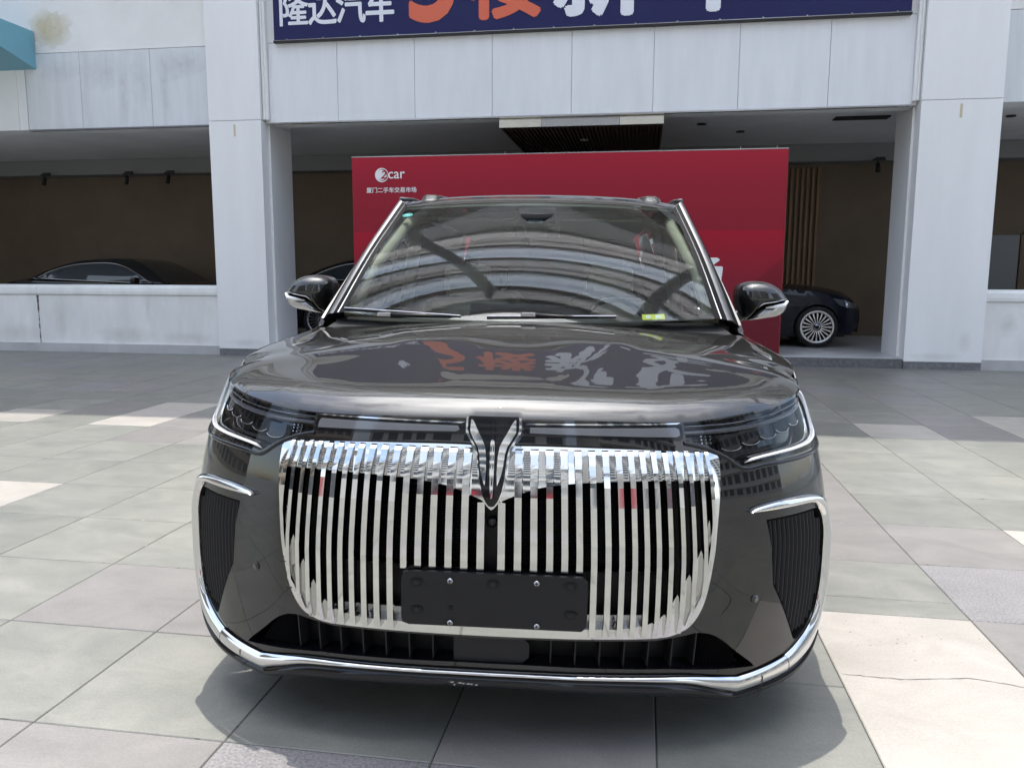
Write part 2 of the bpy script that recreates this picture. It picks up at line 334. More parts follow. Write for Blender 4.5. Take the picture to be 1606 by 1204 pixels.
def text_obj(name, s, x0, x1, z0, z1, y, m, parent=None, depth=.004, bold=.0, spacing=1.0, shear=0.):
    cu = bpy.data.curves.new(name, 'FONT'); cu.body = s; cu.extrude = .0; cu.offset = 0.0; cu.space_character = spacing; cu.shear = shear; cu.resolution_u = 4
    t = bpy.data.objects.new(name, cu); COL.objects.link(t); dg = bpy.context.evaluated_depsgraph_get(); me = bpy.data.meshes.new_from_object(t.evaluated_get(dg))
    bpy.data.objects.remove(t)
    co = np.array([tuple(v.co) for v in me.vertices]) if len(me.vertices) else np.zeros((1, 3)); mn = co.min(0); mxv = co.max(0)
    sx = (x1-x0)/(mxv[0]-mn[0]+1e-9); sz = (z1-z0)/(mxv[1]-mn[1]+1e-9)
    for v in me.vertices: v.co = ((v.co.x-mn[0])*sx+x0, y, (v.co.y-mn[1])*sz+z0)
    if bold:   # heavier strokes: shifted copies of the outline, each a hair in front of the last
        V0 = [tuple(v.co) for v in me.vertices]; F0 = [tuple(p.vertices) for p in me.polygons]; mbt = MB(); d = bold*.9
        for k, (a, b) in enumerate(((0, 0), (1, 0), (-1, 0), (0, 1), (0, -1), (.7, .7), (-.7, .7), (.7, -.7), (-.7, -.7))): mbt.add([(x+a*d*(x1-x0)/len(s), yy-k*.0004, z+b*d*(z1-z0)*.8) for x, yy, z in V0], F0)
        me = bpy.data.meshes.new(name); me.from_pydata(mbt.v, [], mbt.f)
    me.materials.clear(); me.materials.append(m); o = bpy.data.objects.new(name, me); link(o, parent)
    sd = o.modifiers.new('thickness', 'SOLIDIFY'); sd.thickness = min(depth, .0003) if bold else depth; sd.offset = 0
    return o

# ================================================================== GROUND
ground = tag(mesh_obj('ground', [(-90, -90, -.012), (90, -90, -.012), (90, 60, -.012), (-90, 60, -.012)], [(0, 1, 2, 3)], M['tile_g']), kind='structure')
T = .603; X0, Y0 = .677, 1.930
pave = tag(box('pavement', (X0-25*T, Y0-6*T, -.010), (X0+20*T, 11.87, -.0035), M['joint']), kind='structure')
tile_kinds = {'g': M['tile_g'], 'p': M['tile_p'], 'l': M['tile_l'], 's': M['tile_s']}
special = {(0, 0): 'l2', (0, 1): 'x', (2, 3): 'l', (2, 8): 'l', (4, 8): 'l2', (4, 9): 'x', (-8, 3): 'l', (-9, 7): 'l2', (-9, 8): 'x', (-11, 7): 'l',
           (-4, 1): 'p', (-5, 1): 'p', (-3, 1): 'p', (-4, -1): 'p', (-5, -1): 'p', (-3, -1): 's', (-2, -1): 's', (-1, -1): 's', (0, 4): 'p', (1, 2): 's', (1, 1): 'p', (3, 8): 'p', (-8, 6): 'p', (-7, 6): 'p', (-6, 6): 'p',
           (-4, 4): 'g', (2, 0): 'g'}
tm_cache = {}
def tile_mesh(kind, lenj, j):
    key = (kind, lenj)
    if key in tm_cache: return tm_cache[key]
    g = .0022; w = T-g*2; l = T*lenj-g*2; b = .0025; z = 0.0
    v = [(0, 0, -.012), (w, 0, -.012), (w, l, -.012), (0, l, -.012), (0, 0, -b), (w, 0, -b), (w, l, -b), (0, l, -b), (b, b, z), (w-b, b, z), (w-b, l-b, z), (b, l-b, z)]
    f = [(0, 1, 5, 4), (1, 2, 6, 5), (2, 3, 7, 6), (3, 0, 4, 7), (4, 5, 9, 8), (5, 6, 10, 9), (6, 7, 11, 10), (7, 4, 8, 11), (8, 9, 10, 11)]
    me = bpy.data.meshes.new('tile'); me.from_pydata(v, [], f); me.materials.append(tile_kinds[kind]); tm_cache[key] = me
    return me
fwd2 = np.array([-0.1589, .9873])
far = {}
rng = random.Random(3)
cnt_t = 0
for j in range(-6, 17):
    for i in range(-25, 19):
        x = X0+i*T; y = Y0+j*T
        if y+T > 11.87+.4: continue
        k = special.get((i, j))
        if k == 'x': continue
        if k is None:
            q = rng.random(); k = 'g' if q < .86 or (i, j) in () else ('p' if q < .97 else 's')
            if j in (2, 3, 4, 5) and k == 's': k = 'g'
        ln = 2 if k == 'l2' else 1; kk = k[0]
        dz = fwd2 @ np.array([x+.3, y+.3]); dx = (x+.3)*fwd2[1]-(y+.3)*fwd2[0]
        vis = dz > 1.9 and abs(dx)/dz < .68 and y < Y0+12*T
        if vis or kk == 'l':
            o = bpy.data.objects.new('tile', tile_mesh(kk, ln, j)); o.location = (x+.0022, y+.0022, rng.uniform(-.0008, .0003)); link(o, pave); cnt_t += 1
        else:
            far.setdefault(kk, MB()); me = tile_mesh(kk, ln, j); me_v = [tuple(v.co) for v in me.vertices]
            h = min(1, (11.87-y)/T); far[kk].add([(a+x+.0022, b*h+y+.0022, c) for a, b, c in me_v], [tuple(p.vertices) for p in me.polygons])
for kk, mb in far.items():
    o = mb.build('paving_tile', tile_kinds[kk], pave); o['kind'] = 'stuff'
# crack across the cream tile, and litter specks
def wig(pts, amp, n=60, seed=1):
    r = random.Random(seed); P = resample(pts, .02); return [(p[0]+r.uniform(-amp, amp), p[1]+r.uniform(-amp, amp)*.7) for p in P]
def ribbon(name, pts, w, z, m, parent):
    P = np.array(pts); mb = MB(); r = random.Random(9)
    v = []
    for i, p in enumerate(P):
        t = P[min(i+1, len(P)-1)]-P[max(i-1, 0)]; t = t/(np.linalg.norm(t)+1e-9); nn = np.array([-t[1], t[0]]); ww = w*r.uniform(.4, 1.2)*(.25 if i in (0, len(P)-1) else 1)
        v += [(*(p+nn*ww), z), (*(p-nn*ww), z)]
    mb.add(v, [(2*i, 2*i+1, 2*i+3, 2*i+2) for i in range(len(P)-1)]); return mb.build(name, m, parent)
ribbon('crack', wig([(X0+.01, 2.62), (X0+.2, 2.615), (X0+.42, 2.66), (X0+.6, 2.62)], .004), .0016, .0012, M['joint'], pave)
ribbon('crack', wig([(X0-.25, 3.20), (X0-.1, 3.28), (X0+.2, 3.30), (X0+.6, 3.29)], .003, seed=4), .0012, .0012, M['joint'], pave)
mb = MB(); r2 = random.Random(12)
for q in range(60):
    x = r2.uniform(X0+.1, X0+.58) if q < 34 else r2.uniform(-5, 4); y = r2.uniform(2.75, 3.08) if q < 34 else r2.uniform(2.1, 8)
    s = r2.uniform(.0015, .005); a = r2.uniform(0, 3); mb.add([(x+s*math.cos(a+k*1.57), y+s*.6*math.sin(a+k*1.57), .0014) for k in range(4)], [(0, 1, 2, 3)])
o = mb.build('dirt_speck', M['joint'], pave); o['kind'] = 'stuff'

# chipped arrises and dirt along the joints near the camera
mbc, mbd = MB(), MB(); rc = random.Random(21)
for q in range(70):
    i = rc.randint(-6, 4); j = rc.randint(-1, 7); along = rc.random()*T
    if rc.random() < .5: x, y, hx, hy = X0+i*T+rc.uniform(-.003, .003), Y0+j*T+along, .0035, rc.uniform(.006, .02)
    else: x, y, hx, hy = X0+i*T+along, Y0+j*T+rc.uniform(-.003, .003), rc.uniform(.006, .022), .0035
    P = [(x+hx*math.cos(a)*rc.uniform(.5, 1.3), y+hy*math.sin(a)*rc.uniform(.5, 1.3), .0012) for a in np.linspace(0, 2*math.pi, 8)[:-1]]
    (mbc if rc.random() < .45 else mbd).add(P, [tuple(range(7))])
o = mbc.build('chipped_edge', M['tile_l'], pave); o['kind'] = 'stuff'; o = mbd.build('joint_dirt', M['joint'], pave); o['kind'] = 'stuff'

# ================================================================== BUILDING
FY = 11.86
bld = tag(empty('showroom_building', (0, 12.0, 0)), 'white clad showroom building with open ground floor bays behind the black minivan', 'building')
def W(a, b): return (a[0], a[1]-12, a[2]), (b[0], b[1]-12, b[2])
def bbox(name, a, b, m, bevel=0., parent=bld): a, b = W(a, b); return box(name, a, b, m, parent, bevel)
# interior floor, step, back wall, ceiling, bulkhead
bbox('interior_floor', (-16, 11.97, -.05), (11, 17, .135), M['intfloor'])
bbox('step_edge', (-5.83, 11.885, -.05), (3.67, 11.965, .128), M['stepstone'])
bbox('back_wall', (-16, 16.4, .135), (11, 16.6, 3.8), M['brownwall'])
bbox('ceiling_panel', (-16, 12.42, 3.72), (11, 16.4, 3.86), M['ceiling'])
bbox('bulkhead', (-16, 15.95, 3.40), (11, 16.39, 3.715), M['bulk'])
bbox('side_wall', (-16.2, 12.0, 0), (-16.0, 16.6, 9), M['brownwall'])
bbox('side_wall', (11.0, 12.0, 0), (11.2, 16.6, 9), M['render'])
# columns
for x0, x1 in ((-6.69, -5.83), (3.67, 4.69), (-16.6, -15.7), (10.4, 11.4)):
    ca = bbox('column', (x0, FY, .105), (x1, 12.94, 3.635), M['facade'], .006)
    bbox('column_casing', (x0, FY, 3.641), (x1, 12.94, 12.3), M['facade'], .006)
    bbox('column_core', (x0+.02, FY+.02, 3.6), (x1-.02, 12.9, 3.66), M['joint'])
    bbox('column_plinth', (x0+.004, FY-.004, -.02), (x1-.004, 12.9, .104), M['plinth'], .004)
    bbox('stain', ((x0+x1)/2-.02, FY-.002, 3.40), ((x0+x1)/2+.012, FY-.0005, 3.58), mat('yellow_rust_stain', (.62, .56, .38), .7))
for x0, s in ((-5.83, 1), (3.67, -1)):   # slim cover strips beside the columns
    a, b = sorted((x0+s*.004, x0+s*.085)); bbox('corner_trim', (a, 11.93, 3.65), (b, 12.06, 9.2), M['facade'], .004)
    a, b = sorted((x0+s*.03, x0+s*.05)); bbox('corner_trim', (a, 11.90, 3.65), (b, 11.928, 9.2), M['render'], .003)
    a, b = sorted((x0, x0+s*.03)); bbox('corner_trim', (a, 12.10, .15), (b, 12.13, 3.6), M['render'], .002)
# fascia panels (each cladding sheet is a part), underside and backing
def fascia(xs, m, z0=3.61, z1=4.785):
    for a, b in zip(xs[:-1], xs[1:]): bbox('cladding_panel', (a+.003, 12.0, z0), (b-.003, 12.03, z1), m, .003)
fascia([-5.74, -4.63, -3.42, -2.24, -1.07, .10, 1.28, 2.49, 3.585], M['fascia'])
fascia([-9.93, -8.95, -7.72, -6.70], M['stained']); fascia([-16, -14.9, -13.7, -12.5, -11.3, -10.1, -9.94], M['facade'])
fascia([4.70, 5.3, 6.5, 7.7, 8.9, 10.4], M['stained'])
for a, b in ((-16, -6.7), (-5.82, 3.66), (4.7, 11)):
    bbox('fascia_backing', (a, 12.032, 3.612), (b, 12.42, 4.79), M['fascia'] if False else M['ceiling'])
    bbox('upper_wall', (a, 12.02, 4.80), (b, 12.3, 12.35), M['render'])
bbox('drip_edge', (-9.9, 11.965, 3.585), (-6.70, 12.035, 3.608), M['plinth'])
bbox('drip_edge', (-5.73, 11.965, 3.588), (3.58, 12.035, 3.609), M['satin'])
# upper storey horizontal ledges (they show in the bonnet reflection)
for z, d, mm in ((6.75, .35, 'ceiling'), (7.4, .2, 'canopy_brown'), (8.1, .45, 'ceiling'), (8.7, .25, 'canopy_brown'), (9.5, .4, 'ceiling'), (10.1, .2, 'canopy_brown'), (10.9, .4, 'ceiling')):
    bbox('ledge', (-15.6, 12.0-d, z), (-6.71, 12.019, z+.16), M[mm]); bbox('ledge', (-5.72, 12.0-d, z), (3.57, 12.019, z+.16), M[mm]); bbox('ledge', (4.71, 12.0-d, z), (10.3, 12.019, z+.16), M[mm])
bbox('window_band', (-5.6, 12.0, 7.0), (3.5, 12.019, 7.38), M['bldg_glass']); bbox('window_band', (-5.6, 12.0, 7.6), (3.5, 12.019, 8.08), M['canopy_brown'])
# entrance portal of dark slats
prt = bbox('portal_box', (-2.14, 12.44, 3.50), (.26, 15.3, 3.70), M['darkwood'])
bbox('portal_box', (-2.14, 12.075, 3.485), (.26, 12.44, 3.60), M['darkwood'])
for a, b, m in ((-2.145, -1.52, 'chrome'), (-1.515, -.37, 'satin'), (-.365, .265, 'chrome')): bbox('portal_trim', (a, 12.05-.005+.02, 3.462), (b, 12.07+.003, 3.592), mat('polished_portal_trim', (.62, .60, .55), .12, 1., bump=.5, bscale=3) if m == 'chrome' else M['satin'])
for k in range(40):
    x = -2.13+k*.0605; bbox('portal_slat', (x, 12.08, 3.455), (x+.03, 15.28, 3.498 if k else 3.498), M['darkwood'])
bbox('ceiling_lamp', (-1.02, 13.2, 3.43), (-.9, 13.3, 3.454), M['satin'])
# wood slats on the back wall
for k in range(30):
    x = 3.33-k*.098; bbox('wall_slat', (x-.045, 16.33, .14), (x, 16.395, 3.33), M['wood'])
# door in the back wall, right bay
bbox('service_door', (6.05, 16.36, .14), (6.95, 16.395, 2.06), M['door'], .004); bbox('door_frame', (6.97, 16.34, .14), (7.03, 16.395, 2.12), M['brownwall']); bbox('door_frame', (6.0, 16.34, 2.065), (7.03, 16.395, 2.12), M['brownwall'])
# ceiling bits
for x, y in ((2.9, 13.3),): bbox('ceiling_vent', (x, y, 3.70), (x+.8, y+.25, 3.717), M['matt_dark'])
def track_light(x, y, z, lab):
    t = tag(empty('spotlight', (x, y, z)), lab, 'spotlight', 'spotlights under the showroom ceiling')
    box('track', (-.14, -.02, 0), (.08, .02, .03), M['dark_metal'], t); MB().tube([(-.05, 0, -.0), (-.05, -.02, -.06)], .012).build('stem', M['dark_metal'], t)
    MB().tube([(-.05, 0, -.05), (-.05, -.05, -.2)], [.036, .042], 12).build('lamp_head', M['dark_metal'], t, True)
    return t
track_light(-12.70, 15.75, 3.368, 'leftmost of the three small black ceiling spotlights in the dark left bay')
track_light(-10.75, 15.75, 3.368, 'middle of the three small black ceiling spotlights in the dark left bay')
track_light(-9.80, 15.75, 3.368, 'black ceiling spotlight nearest the left white column')
track_light(4.25, 15.75, 3.368, 'black ceiling spotlight beside the right column above the parked navy car')
for x in (-12.7, -10.75, -9.8, 4.25): bbox('spotlight_rail', (x-.09, 15.73, 3.398), (x+.07, 15.78, 3.43), M['dark_metal'])
for x, y in ((-11.9, 13.2), (.9, 13.6), (1.6, 14.4), (5.5, 13.6)):
    MB().tube([(x, y-12, 3.700), (x, y-12, 3.719)], .07, 16).build('ceiling_downlight', M['dark_metal'], bld)

# parapets
def parapet(name, x0, x1, joints, label):
    t = tag(empty(name, ((x0+x1)/2, 12.1, 0)), label, 'wall'); cx = (x0+x1)/2
    prof = [(-.10, .085), (-.10, .93), (-.125, .955), (-.128, 1.0), (-.12, 1.06), (-.095, 1.095), (-.05, 1.11), (.12, 1.11), (.12, .085)]
    xs = [x0]+joints+[x1]
    for a, b in zip(xs[:-1], xs[1:]):
        a += .004; b -= .004; mb = MB(); n = len(prof)
        mb.add([(a-cx, p[0], p[1]) for p in prof]+[(b-cx, p[0], p[1]) for p in prof], [(i, (i+1) % n, (i+1) % n+n, i+n) for i in range(n)]+[tuple(range(n-1, -1, -1)), tuple(range(n, 2*n))])
        mb.build('wall_section', M['plaster'], t)
    box('joint_core', (x0+.01-cx, -.09, .1), (x1-.01-cx, .1, 1.09), M['joint'], t)
    box('plinth', (x0-cx, -.085, -.02), (x1-cx, .11, .084), M['plinth'], t)
    return t
pl = parapet('parapet_wall', -15.7, -6.70, [-13.2, -10.02], 'low white rendered parapet with a dark stained joint left of the left column')
parapet('parapet_wall', 4.70, 10.4, [7.5], 'low white rendered parapet to the right of the right column')
# stain at joint
mb = MB(); rr = random.Random(5); v = []
P = [(-.005, .10), (-.012, .3), (.006, .5), (-.004, .7), (.004, .85), (-.02, .94)]
for z in np.linspace(.1, .93, 30): w = .004+.008*rr.random()+(.01 if z > .7 else 0); v += [(10.02*-1+11.2+rr.uniform(-.003, .003)-w, -.102, z), (-10.02+11.2+w, -.102, z)]
mb.add(v, [(2*i, 2*i+1, 2*i+3, 2*i+2) for i in range(29)]); mb.build('dirt_streak', mat('grime_streak', (.12, .11, .09), .8), pl)
# teal awning corner
aw = tag(empty('awning', (-10.6, 11.2, 4.4)), 'teal metal awning corner at the top left above the parapet', 'awning')
mb = MB(); xr = .88
PA = [(.80, .15), (.80, .73), (-.9, .73), (-.9, .55)]
mb.add([(xr, y, z) for y, z in PA]+[(-3, y, z) for y, z in PA], [(0, 1, 2, 3), (7, 6, 5, 4)]+[(i, i+4, (i+1) % 4+4, (i+1) % 4) for i in range(4)])
mb.build('awning_sheet', M['teal'], aw)
bpy.context.view_layer.update()

# rain stain beside the awning and grime low on the columns and the parapet
def blot(name, cx, cz, rx, rz, y, m, seed):
    r = random.Random(seed); n = 26; P = [(cx+rx*math.cos(a)*(1+r.uniform(-.25, .25)), y, cz+rz*math.sin(a)*(1+r.uniform(-.25, .25))) for a in np.linspace(0, 2*math.pi, n+1)[:-1]]
    return mesh_obj(name, P, [tuple(range(n))], m, bld)
def soft_stain(name, col, alpha, sc):
    m = bpy.data.materials.new(name); m.use_nodes = True; nt = m.node_tree; p = nt.nodes['Principled BSDF']; p.inputs['Base Color'].default_value = (*col, 1); p.inputs['Roughness'].default_value = .8
    t = nt.nodes.new('ShaderNodeTexCoord'); gr = nt.nodes.new('ShaderNodeTexGradient'); gr.gradient_type = 'SPHERICAL'; mpp = nt.nodes.new('ShaderNodeMapping'); mpp.inputs['Location'].default_value = (-1, -1, -1); mpp.inputs['Scale'].default_value = (2, 2, 2)
    mpp.inputs['Location'].default_value = (-1, 0, -1); mpp.inputs['Scale'].default_value = (2, 0, 2); nt.links.new(t.outputs['Generated'], mpp.inputs[0]); nt.links.new(mpp.outputs[0], gr.inputs[0])
    ns = nt.nodes.new('ShaderNodeTexNoise'); ns.inputs['Scale'].default_value = sc; g2 = nt.nodes.new('ShaderNodeNewGeometry'); nt.links.new(g2.outputs['Position'], ns.inputs['Vector'])
    mu = nt.nodes.new('ShaderNodeMath'); mu.operation = 'MULTIPLY'; nt.links.new(gr.outputs['Fac'], mu.inputs[0]); nt.links.new(ns.outputs[0], mu.inputs[1]); m2_ = nt.nodes.new('ShaderNodeMath'); m2_.operation = 'MULTIPLY'; m2_.inputs[1].default_value = alpha*2; m2_.use_clamp = True
    nt.links.new(mu.outputs[0], m2_.inputs[0]); nt.links.new(m2_.outputs[0], p.inputs['Alpha']); return m
ys_ = soft_stain('yellow_water_stain', (.68, .58, .34), .7, 3.0); gs_ = soft_stain('grey_water_stain', (.40, .41, .42), .12, 8.0); bs_ = soft_stain('brown_dirt_stain', (.40, .35, .28), .13, 6.0)
blot('stain', -9.45, 17.17-12, .42, .30, .016, ys_, 1)
for k, (x, z, rx, rz) in enumerate(((-8.5, 4.45, .5, .3), (-7.35, 4.5, .35, .25), (-7.9, 4.3, .2, .45), (-7.0, 4.55, .3, .2), (-9.3, 4.5, .4, .2), (-8.2, 4.1, .1, .5), (-7.5, 4.1, .09, .6))): blot('stain', x, z, rx, rz, -.0025, gs_, 10+k)
for k, (x, z, rx, rz) in enumerate(((4.45, .38, .10, .16), (-6.2, .20, .4, .07), (4.1, .18, .4, .06))): blot('stain', x, z, rx, rz, FY-12-.0025, bs_, 30+k)
for k, (x, z, rx, rz) in enumerate(((5.05, .62, .12, .18), (-8.4, .30, .6, .14), (-9.6, .55, .15, .4), (-7.3, .25, .5, .1), (-8.0, .75, .06, .3), (-10.4, .3, .5, .16))): blot('stain', x, z, rx, rz, -.004, bs_, 40+k)
# sign
sg = tag(empty('banner_sign', (-1.05, 11.94, 4.8)), 'wide navy banner with white and orange Chinese lettering above the showroom opening', 'sign')
sw = lambda x: x+1.05
box('sign_face', (sw(-5.60), .0, .0), (sw(3.49), .05, 1.62), M['navy'], sg)
box('sign_edge', (sw(-5.61), -.01, -.03), (sw(3.50), .05, -.002), M['dark_metal'], sg); box('sign_edge', (sw(-5.61), -.006, -.002), (sw(3.50), .0, .008), M['satin'], sg)
for k in range(16): box('screw', (sw(-5.4+k*.58), -.012, -.002), (sw(-5.4+k*.58)+.02, -.002, .022), M['satin'], sg)
for ch, a, b, z0, z1, mm, bo in (('隆', -5.49, -5.04, .21, .72, 'white_print', .022), ('达', -5.03, -4.60, .21, .71, 'white_print', .028), ('汽', -4.59, -4.15, .21, .71, 'white_print', .028), ('车', -4.13, -3.71, .21, .71, 'white_print', .03),
    ('5', -3.45, -2.80, .19, 1.42, 'orange_print', .042), ('楼', -2.55, -1.52, .19, 1.38, 'orange_print', .042), ('新', -1.30, -.10, .16, 1.38, 'white_print', .042), ('车', .22, 1.44, .16, 1.40, 'white_print', .042)):
    text_obj('letter', ch, sw(a), sw(b), z0, z1, -.004, M[mm], sg, .006, bo)
mb = MB()
for k in range(10):
    pass
st = [(sw(2.45)+.33*math.cos(math.pi/2+k*math.pi/5)*(1 if k % 2 == 0 else .42), -.004, .75+.4*math.sin(math.pi/2+k*math.pi/5)*(1 if k % 2 == 0 else .42)) for k in range(10)]
mb.add(st, [tuple(range(10))]); mb.build('star_print', M['orange_print'], sg)

# red board
bm_ = bpy.data.materials.new('red_board_print'); bm_.use_nodes = True; nt = bm_.node_tree; pb = nt.nodes['Principled BSDF']; pb.inputs['Roughness'].default_value = .6; pb.inputs['Specular IOR Level'].default_value = .2
g = nt.nodes.new('ShaderNodeTexCoord'); sp = nt.nodes.new('ShaderNodeSeparateXYZ'); nt.links.new(g.outputs['Object'], sp.inputs[0])
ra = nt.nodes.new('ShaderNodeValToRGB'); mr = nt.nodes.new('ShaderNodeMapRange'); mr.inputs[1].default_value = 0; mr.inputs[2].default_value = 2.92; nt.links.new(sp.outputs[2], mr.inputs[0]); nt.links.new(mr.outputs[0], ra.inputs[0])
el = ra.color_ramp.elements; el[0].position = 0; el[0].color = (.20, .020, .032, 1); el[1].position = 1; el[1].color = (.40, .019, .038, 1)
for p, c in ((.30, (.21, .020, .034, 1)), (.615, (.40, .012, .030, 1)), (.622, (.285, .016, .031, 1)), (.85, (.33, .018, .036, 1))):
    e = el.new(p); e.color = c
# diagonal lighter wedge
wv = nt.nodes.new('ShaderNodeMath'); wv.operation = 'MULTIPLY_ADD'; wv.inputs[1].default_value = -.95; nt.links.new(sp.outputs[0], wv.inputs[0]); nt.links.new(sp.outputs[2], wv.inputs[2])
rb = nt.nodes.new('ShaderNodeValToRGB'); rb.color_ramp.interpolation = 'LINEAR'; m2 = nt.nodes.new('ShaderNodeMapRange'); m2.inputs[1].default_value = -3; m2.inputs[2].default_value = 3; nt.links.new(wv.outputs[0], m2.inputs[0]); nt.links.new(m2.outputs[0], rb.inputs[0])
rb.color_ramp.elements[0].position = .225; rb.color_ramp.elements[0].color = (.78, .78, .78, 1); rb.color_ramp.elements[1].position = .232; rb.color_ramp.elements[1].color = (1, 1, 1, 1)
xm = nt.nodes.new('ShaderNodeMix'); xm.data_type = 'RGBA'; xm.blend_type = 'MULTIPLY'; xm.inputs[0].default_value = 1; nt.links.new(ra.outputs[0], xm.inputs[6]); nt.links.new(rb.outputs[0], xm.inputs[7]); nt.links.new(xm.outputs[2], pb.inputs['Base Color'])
bd = tag(empty('display_board', (-1.215, 12.02, .137)), 'tall red display board with white market logo standing in the open bay behind the minivan', 'board')
bx = lambda x: x+1.215
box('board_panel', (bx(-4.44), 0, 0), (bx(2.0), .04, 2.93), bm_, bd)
box('board_edge', (bx(-4.45), .002, 2.932), (bx(2.01), .05, 2.945), M['satin'], bd)
box('board_edge', (bx(2.002), .002, 0), (bx(2.012), .05, 2.93), M['red_hoard'], bd)
for x in (-3.6, -1.2, 1.2): MB().tube([(bx(x), .05, 2.2), (bx(x), .9, .02)], .02).build('brace', M['satin'], bd)
for x in (-2.05, 1.35, 1.85): MB().tube([(bx(x), .02, 2.945), (bx(x), .02, 2.985)], .006, 6).build('clip', M['satin'], bd)
def disc(name, cx, cz, r, y, m, parent, r_in=0, n=40, a0=0, a1=2*math.pi, cxi=None, czi=None):
    cxi = cx if cxi is None else cxi; czi = cz if czi is None else czi
    A = [a0+(a1-a0)*k/n for k in range(n+1)]; v = [(cx+r*math.cos(a), y, cz+r*math.sin(a)) for a in A]+[(cxi+r_in*math.cos(a), y, czi+r_in*math.sin(a)) for a in A]
    o = mesh_obj(name, v, [(k, k+1, n+2+k, n+1+k) for k in range(n)], m, parent); s = o.modifiers.new('t', 'SOLIDIFY'); s.thickness = .003; s.offset = 0; return o
lz = lambda z: z-.137
disc('logo_ring', bx(-3.965), lz(2.80), .106, -.003, M['board_white'], bd, .088, cxi=bx(-3.955))
disc('logo_disc', bx(-3.965), lz(2.80), .078, -.003, M['board_white'], bd, .0005)
text_obj('logo_digit', '2', bx(-3.985), bx(-3.885), lz(2.745), lz(2.865), -.0065, bm_, bd, .003, .02, shear=.2)
text_obj('logo_word', 'car', bx(-3.86), bx(-3.60), lz(2.745), lz(2.845), -.003, M['board_white'], bd, .003, .022)
text_obj('board_text', '厦门二手车交易市场', bx(-4.21), bx(-3.42), lz(2.535), lz(2.615), -.003, M['board_white'], bd, .003, .02)
text_obj('board_text', '厦门二手车交易市场', bx(-3.45), bx(1.146), lz(1.14), lz(1.56), -.003, M['board_white'], bd, .003, .05)
bpy.context.view_layer.update()

# canopy over the shaded strip of plaza
cn = tag(empty('canopy', (-1, 9.6, 12.4)), 'arched steel canopy joined to the showroom front, seen mirrored in the minivan windscreen', 'canopy')
def arch(y): return .35*(1-((y-10.5)/1.6)**2)
ys = np.linspace(9.10, 12.0, 11)
for k, (a, b) in enumerate(zip(ys[:-1], ys[1:])):
    mb = MB(); za, zb = arch(a), arch(b); o1 = .0
    mb.add([(-18, a-9.6-.02*18, za), (18, a-9.6+.03*18*(1 if k == 0 else .5), za), (18, b-9.6+.015*18, zb), (-18, b-9.6-.01*18, zb)], [(0, 1, 2, 3)])
    nm = mb.build('canopy_sheet', M['canopy_blue'] if (k//2) % 2 == 1 else M['canopy_dim'], cn); s = nm.modifiers.new('t', 'SOLIDIFY'); s.thickness = .05; s.offset = 1
for k, a in enumerate(ys):
    if k == 0 or k % 2: continue
    MB().box((-18, a-9.6-.05, arch(a)-.13), (18, a-9.6+.05, arch(a)-.052)).build('canopy_rib', M['canopy_rib'], cn)
y0 = ys[0]-9.6; z0 = arch(ys[0])
MB().add([(-18, y0-.36+dy, z0+dz) if x < 0 else (18, y0+.54+dy, z0+dz) for x in (-1, 1) for dy, dz in ((0, -.25), (.08, -.25), (.08, .06), (0, .06))], [(0, 1, 2, 3), (7, 6, 5, 4), (0, 4, 5, 1), (1, 5, 6, 2), (2, 6, 7, 3), (3, 7, 4, 0)]).build('canopy_edge_beam', M['canopy_rib'], cn)
for x0, x1 in ((-6.3, -2.6), (4.2, 1.6), (-6.3, -10.5), (4.2, 8.5)):
    MB().tube([(x0+1, 11.8-9.6, -4.6), (x0+1+(x1-x0)*.45, 10.7-9.6, -1.6), (x1+1, 9.25-9.6, -.3)], .17, 14).build('strut', M['facade'], cn, True)

# ================================================================== surroundings behind the camera (seen mirrored in paint and chrome)
def apartment(x, y, w, d, h, floors, cols, rz, label, m=M['bldg']):
    t = tag(empty('apartment_building', (x, y, 0), rz), label, 'building', 'apartment blocks across the plaza')
    box('wall', (-w/2, -d/2, -.02), (w/2, d/2, h), m, t); fh = h/floors; win = MB(); slab = MB()
    for f in range(floors):
        slab.box((-w/2-.02, d/2+.002, f*fh+fh*.94), (w/2+.02, d/2+.7, f*fh+fh*.99+.1))
        for c in range(cols):
            cx = -w/2+(c+.5)*w/cols; ww = w/cols*.32; win.box((cx-ww, d/2+.001, f*fh+fh*.28), (cx+ww, d/2+.04, f*fh+fh*.85))
    a = win.build('window', M['bldg_glass'], t); a['kind'] = 'stuff'; b = slab.build('balcony_slab', m, t); b['kind'] = 'stuff'
    box('roof', (-w/2-.3, -d/2-.3, h+.002), (w/2+.3, d/2+.3, h+.5), m, t); return t
white_b = mat('white_apartment_render', (.68, .67, .65), .8); tan_b = mat('tan_apartment_render', (.40, .33, .26), .8)
apartment(-6, -44, 24, 12, 48, 16, 9, 0, 'tall pale apartment block mirrored in the middle of the chrome grille', white_b)
apartment(20, -40, 20, 12, 39, 13, 8, -.1, 'grey apartment block mirrored in the right half of the grille', M['bldg'])
apartment(-32, -36, 20, 12, 33, 11, 7, -.45, 'tan apartment block mirrored in the left fender', tan_b)
apartment(42, -14, 26, 12, 27, 9, 10, 1.2, 'grey slab block mirrored in the right headlight', M['bldg'])
apartment(-44, 4, 26, 12, 24, 8, 10, -1.45, 'tan slab block mirrored in the left headlight', tan_b)
hd = tag(empty('hoarding', (0, -22, 0)), 'long red hoarding mirrored low in the chrome grille bars', 'hoarding')
rh = random.Random(8)
for k in range(30): box('hoarding_panel', (-14+k, -.05, .4), (-13.01+k, .05, 1.5), M['red_hoard'] if rh.random() < .15 else M['bldg'] if rh.random() < .5 else M['bldg_glass'], hd)
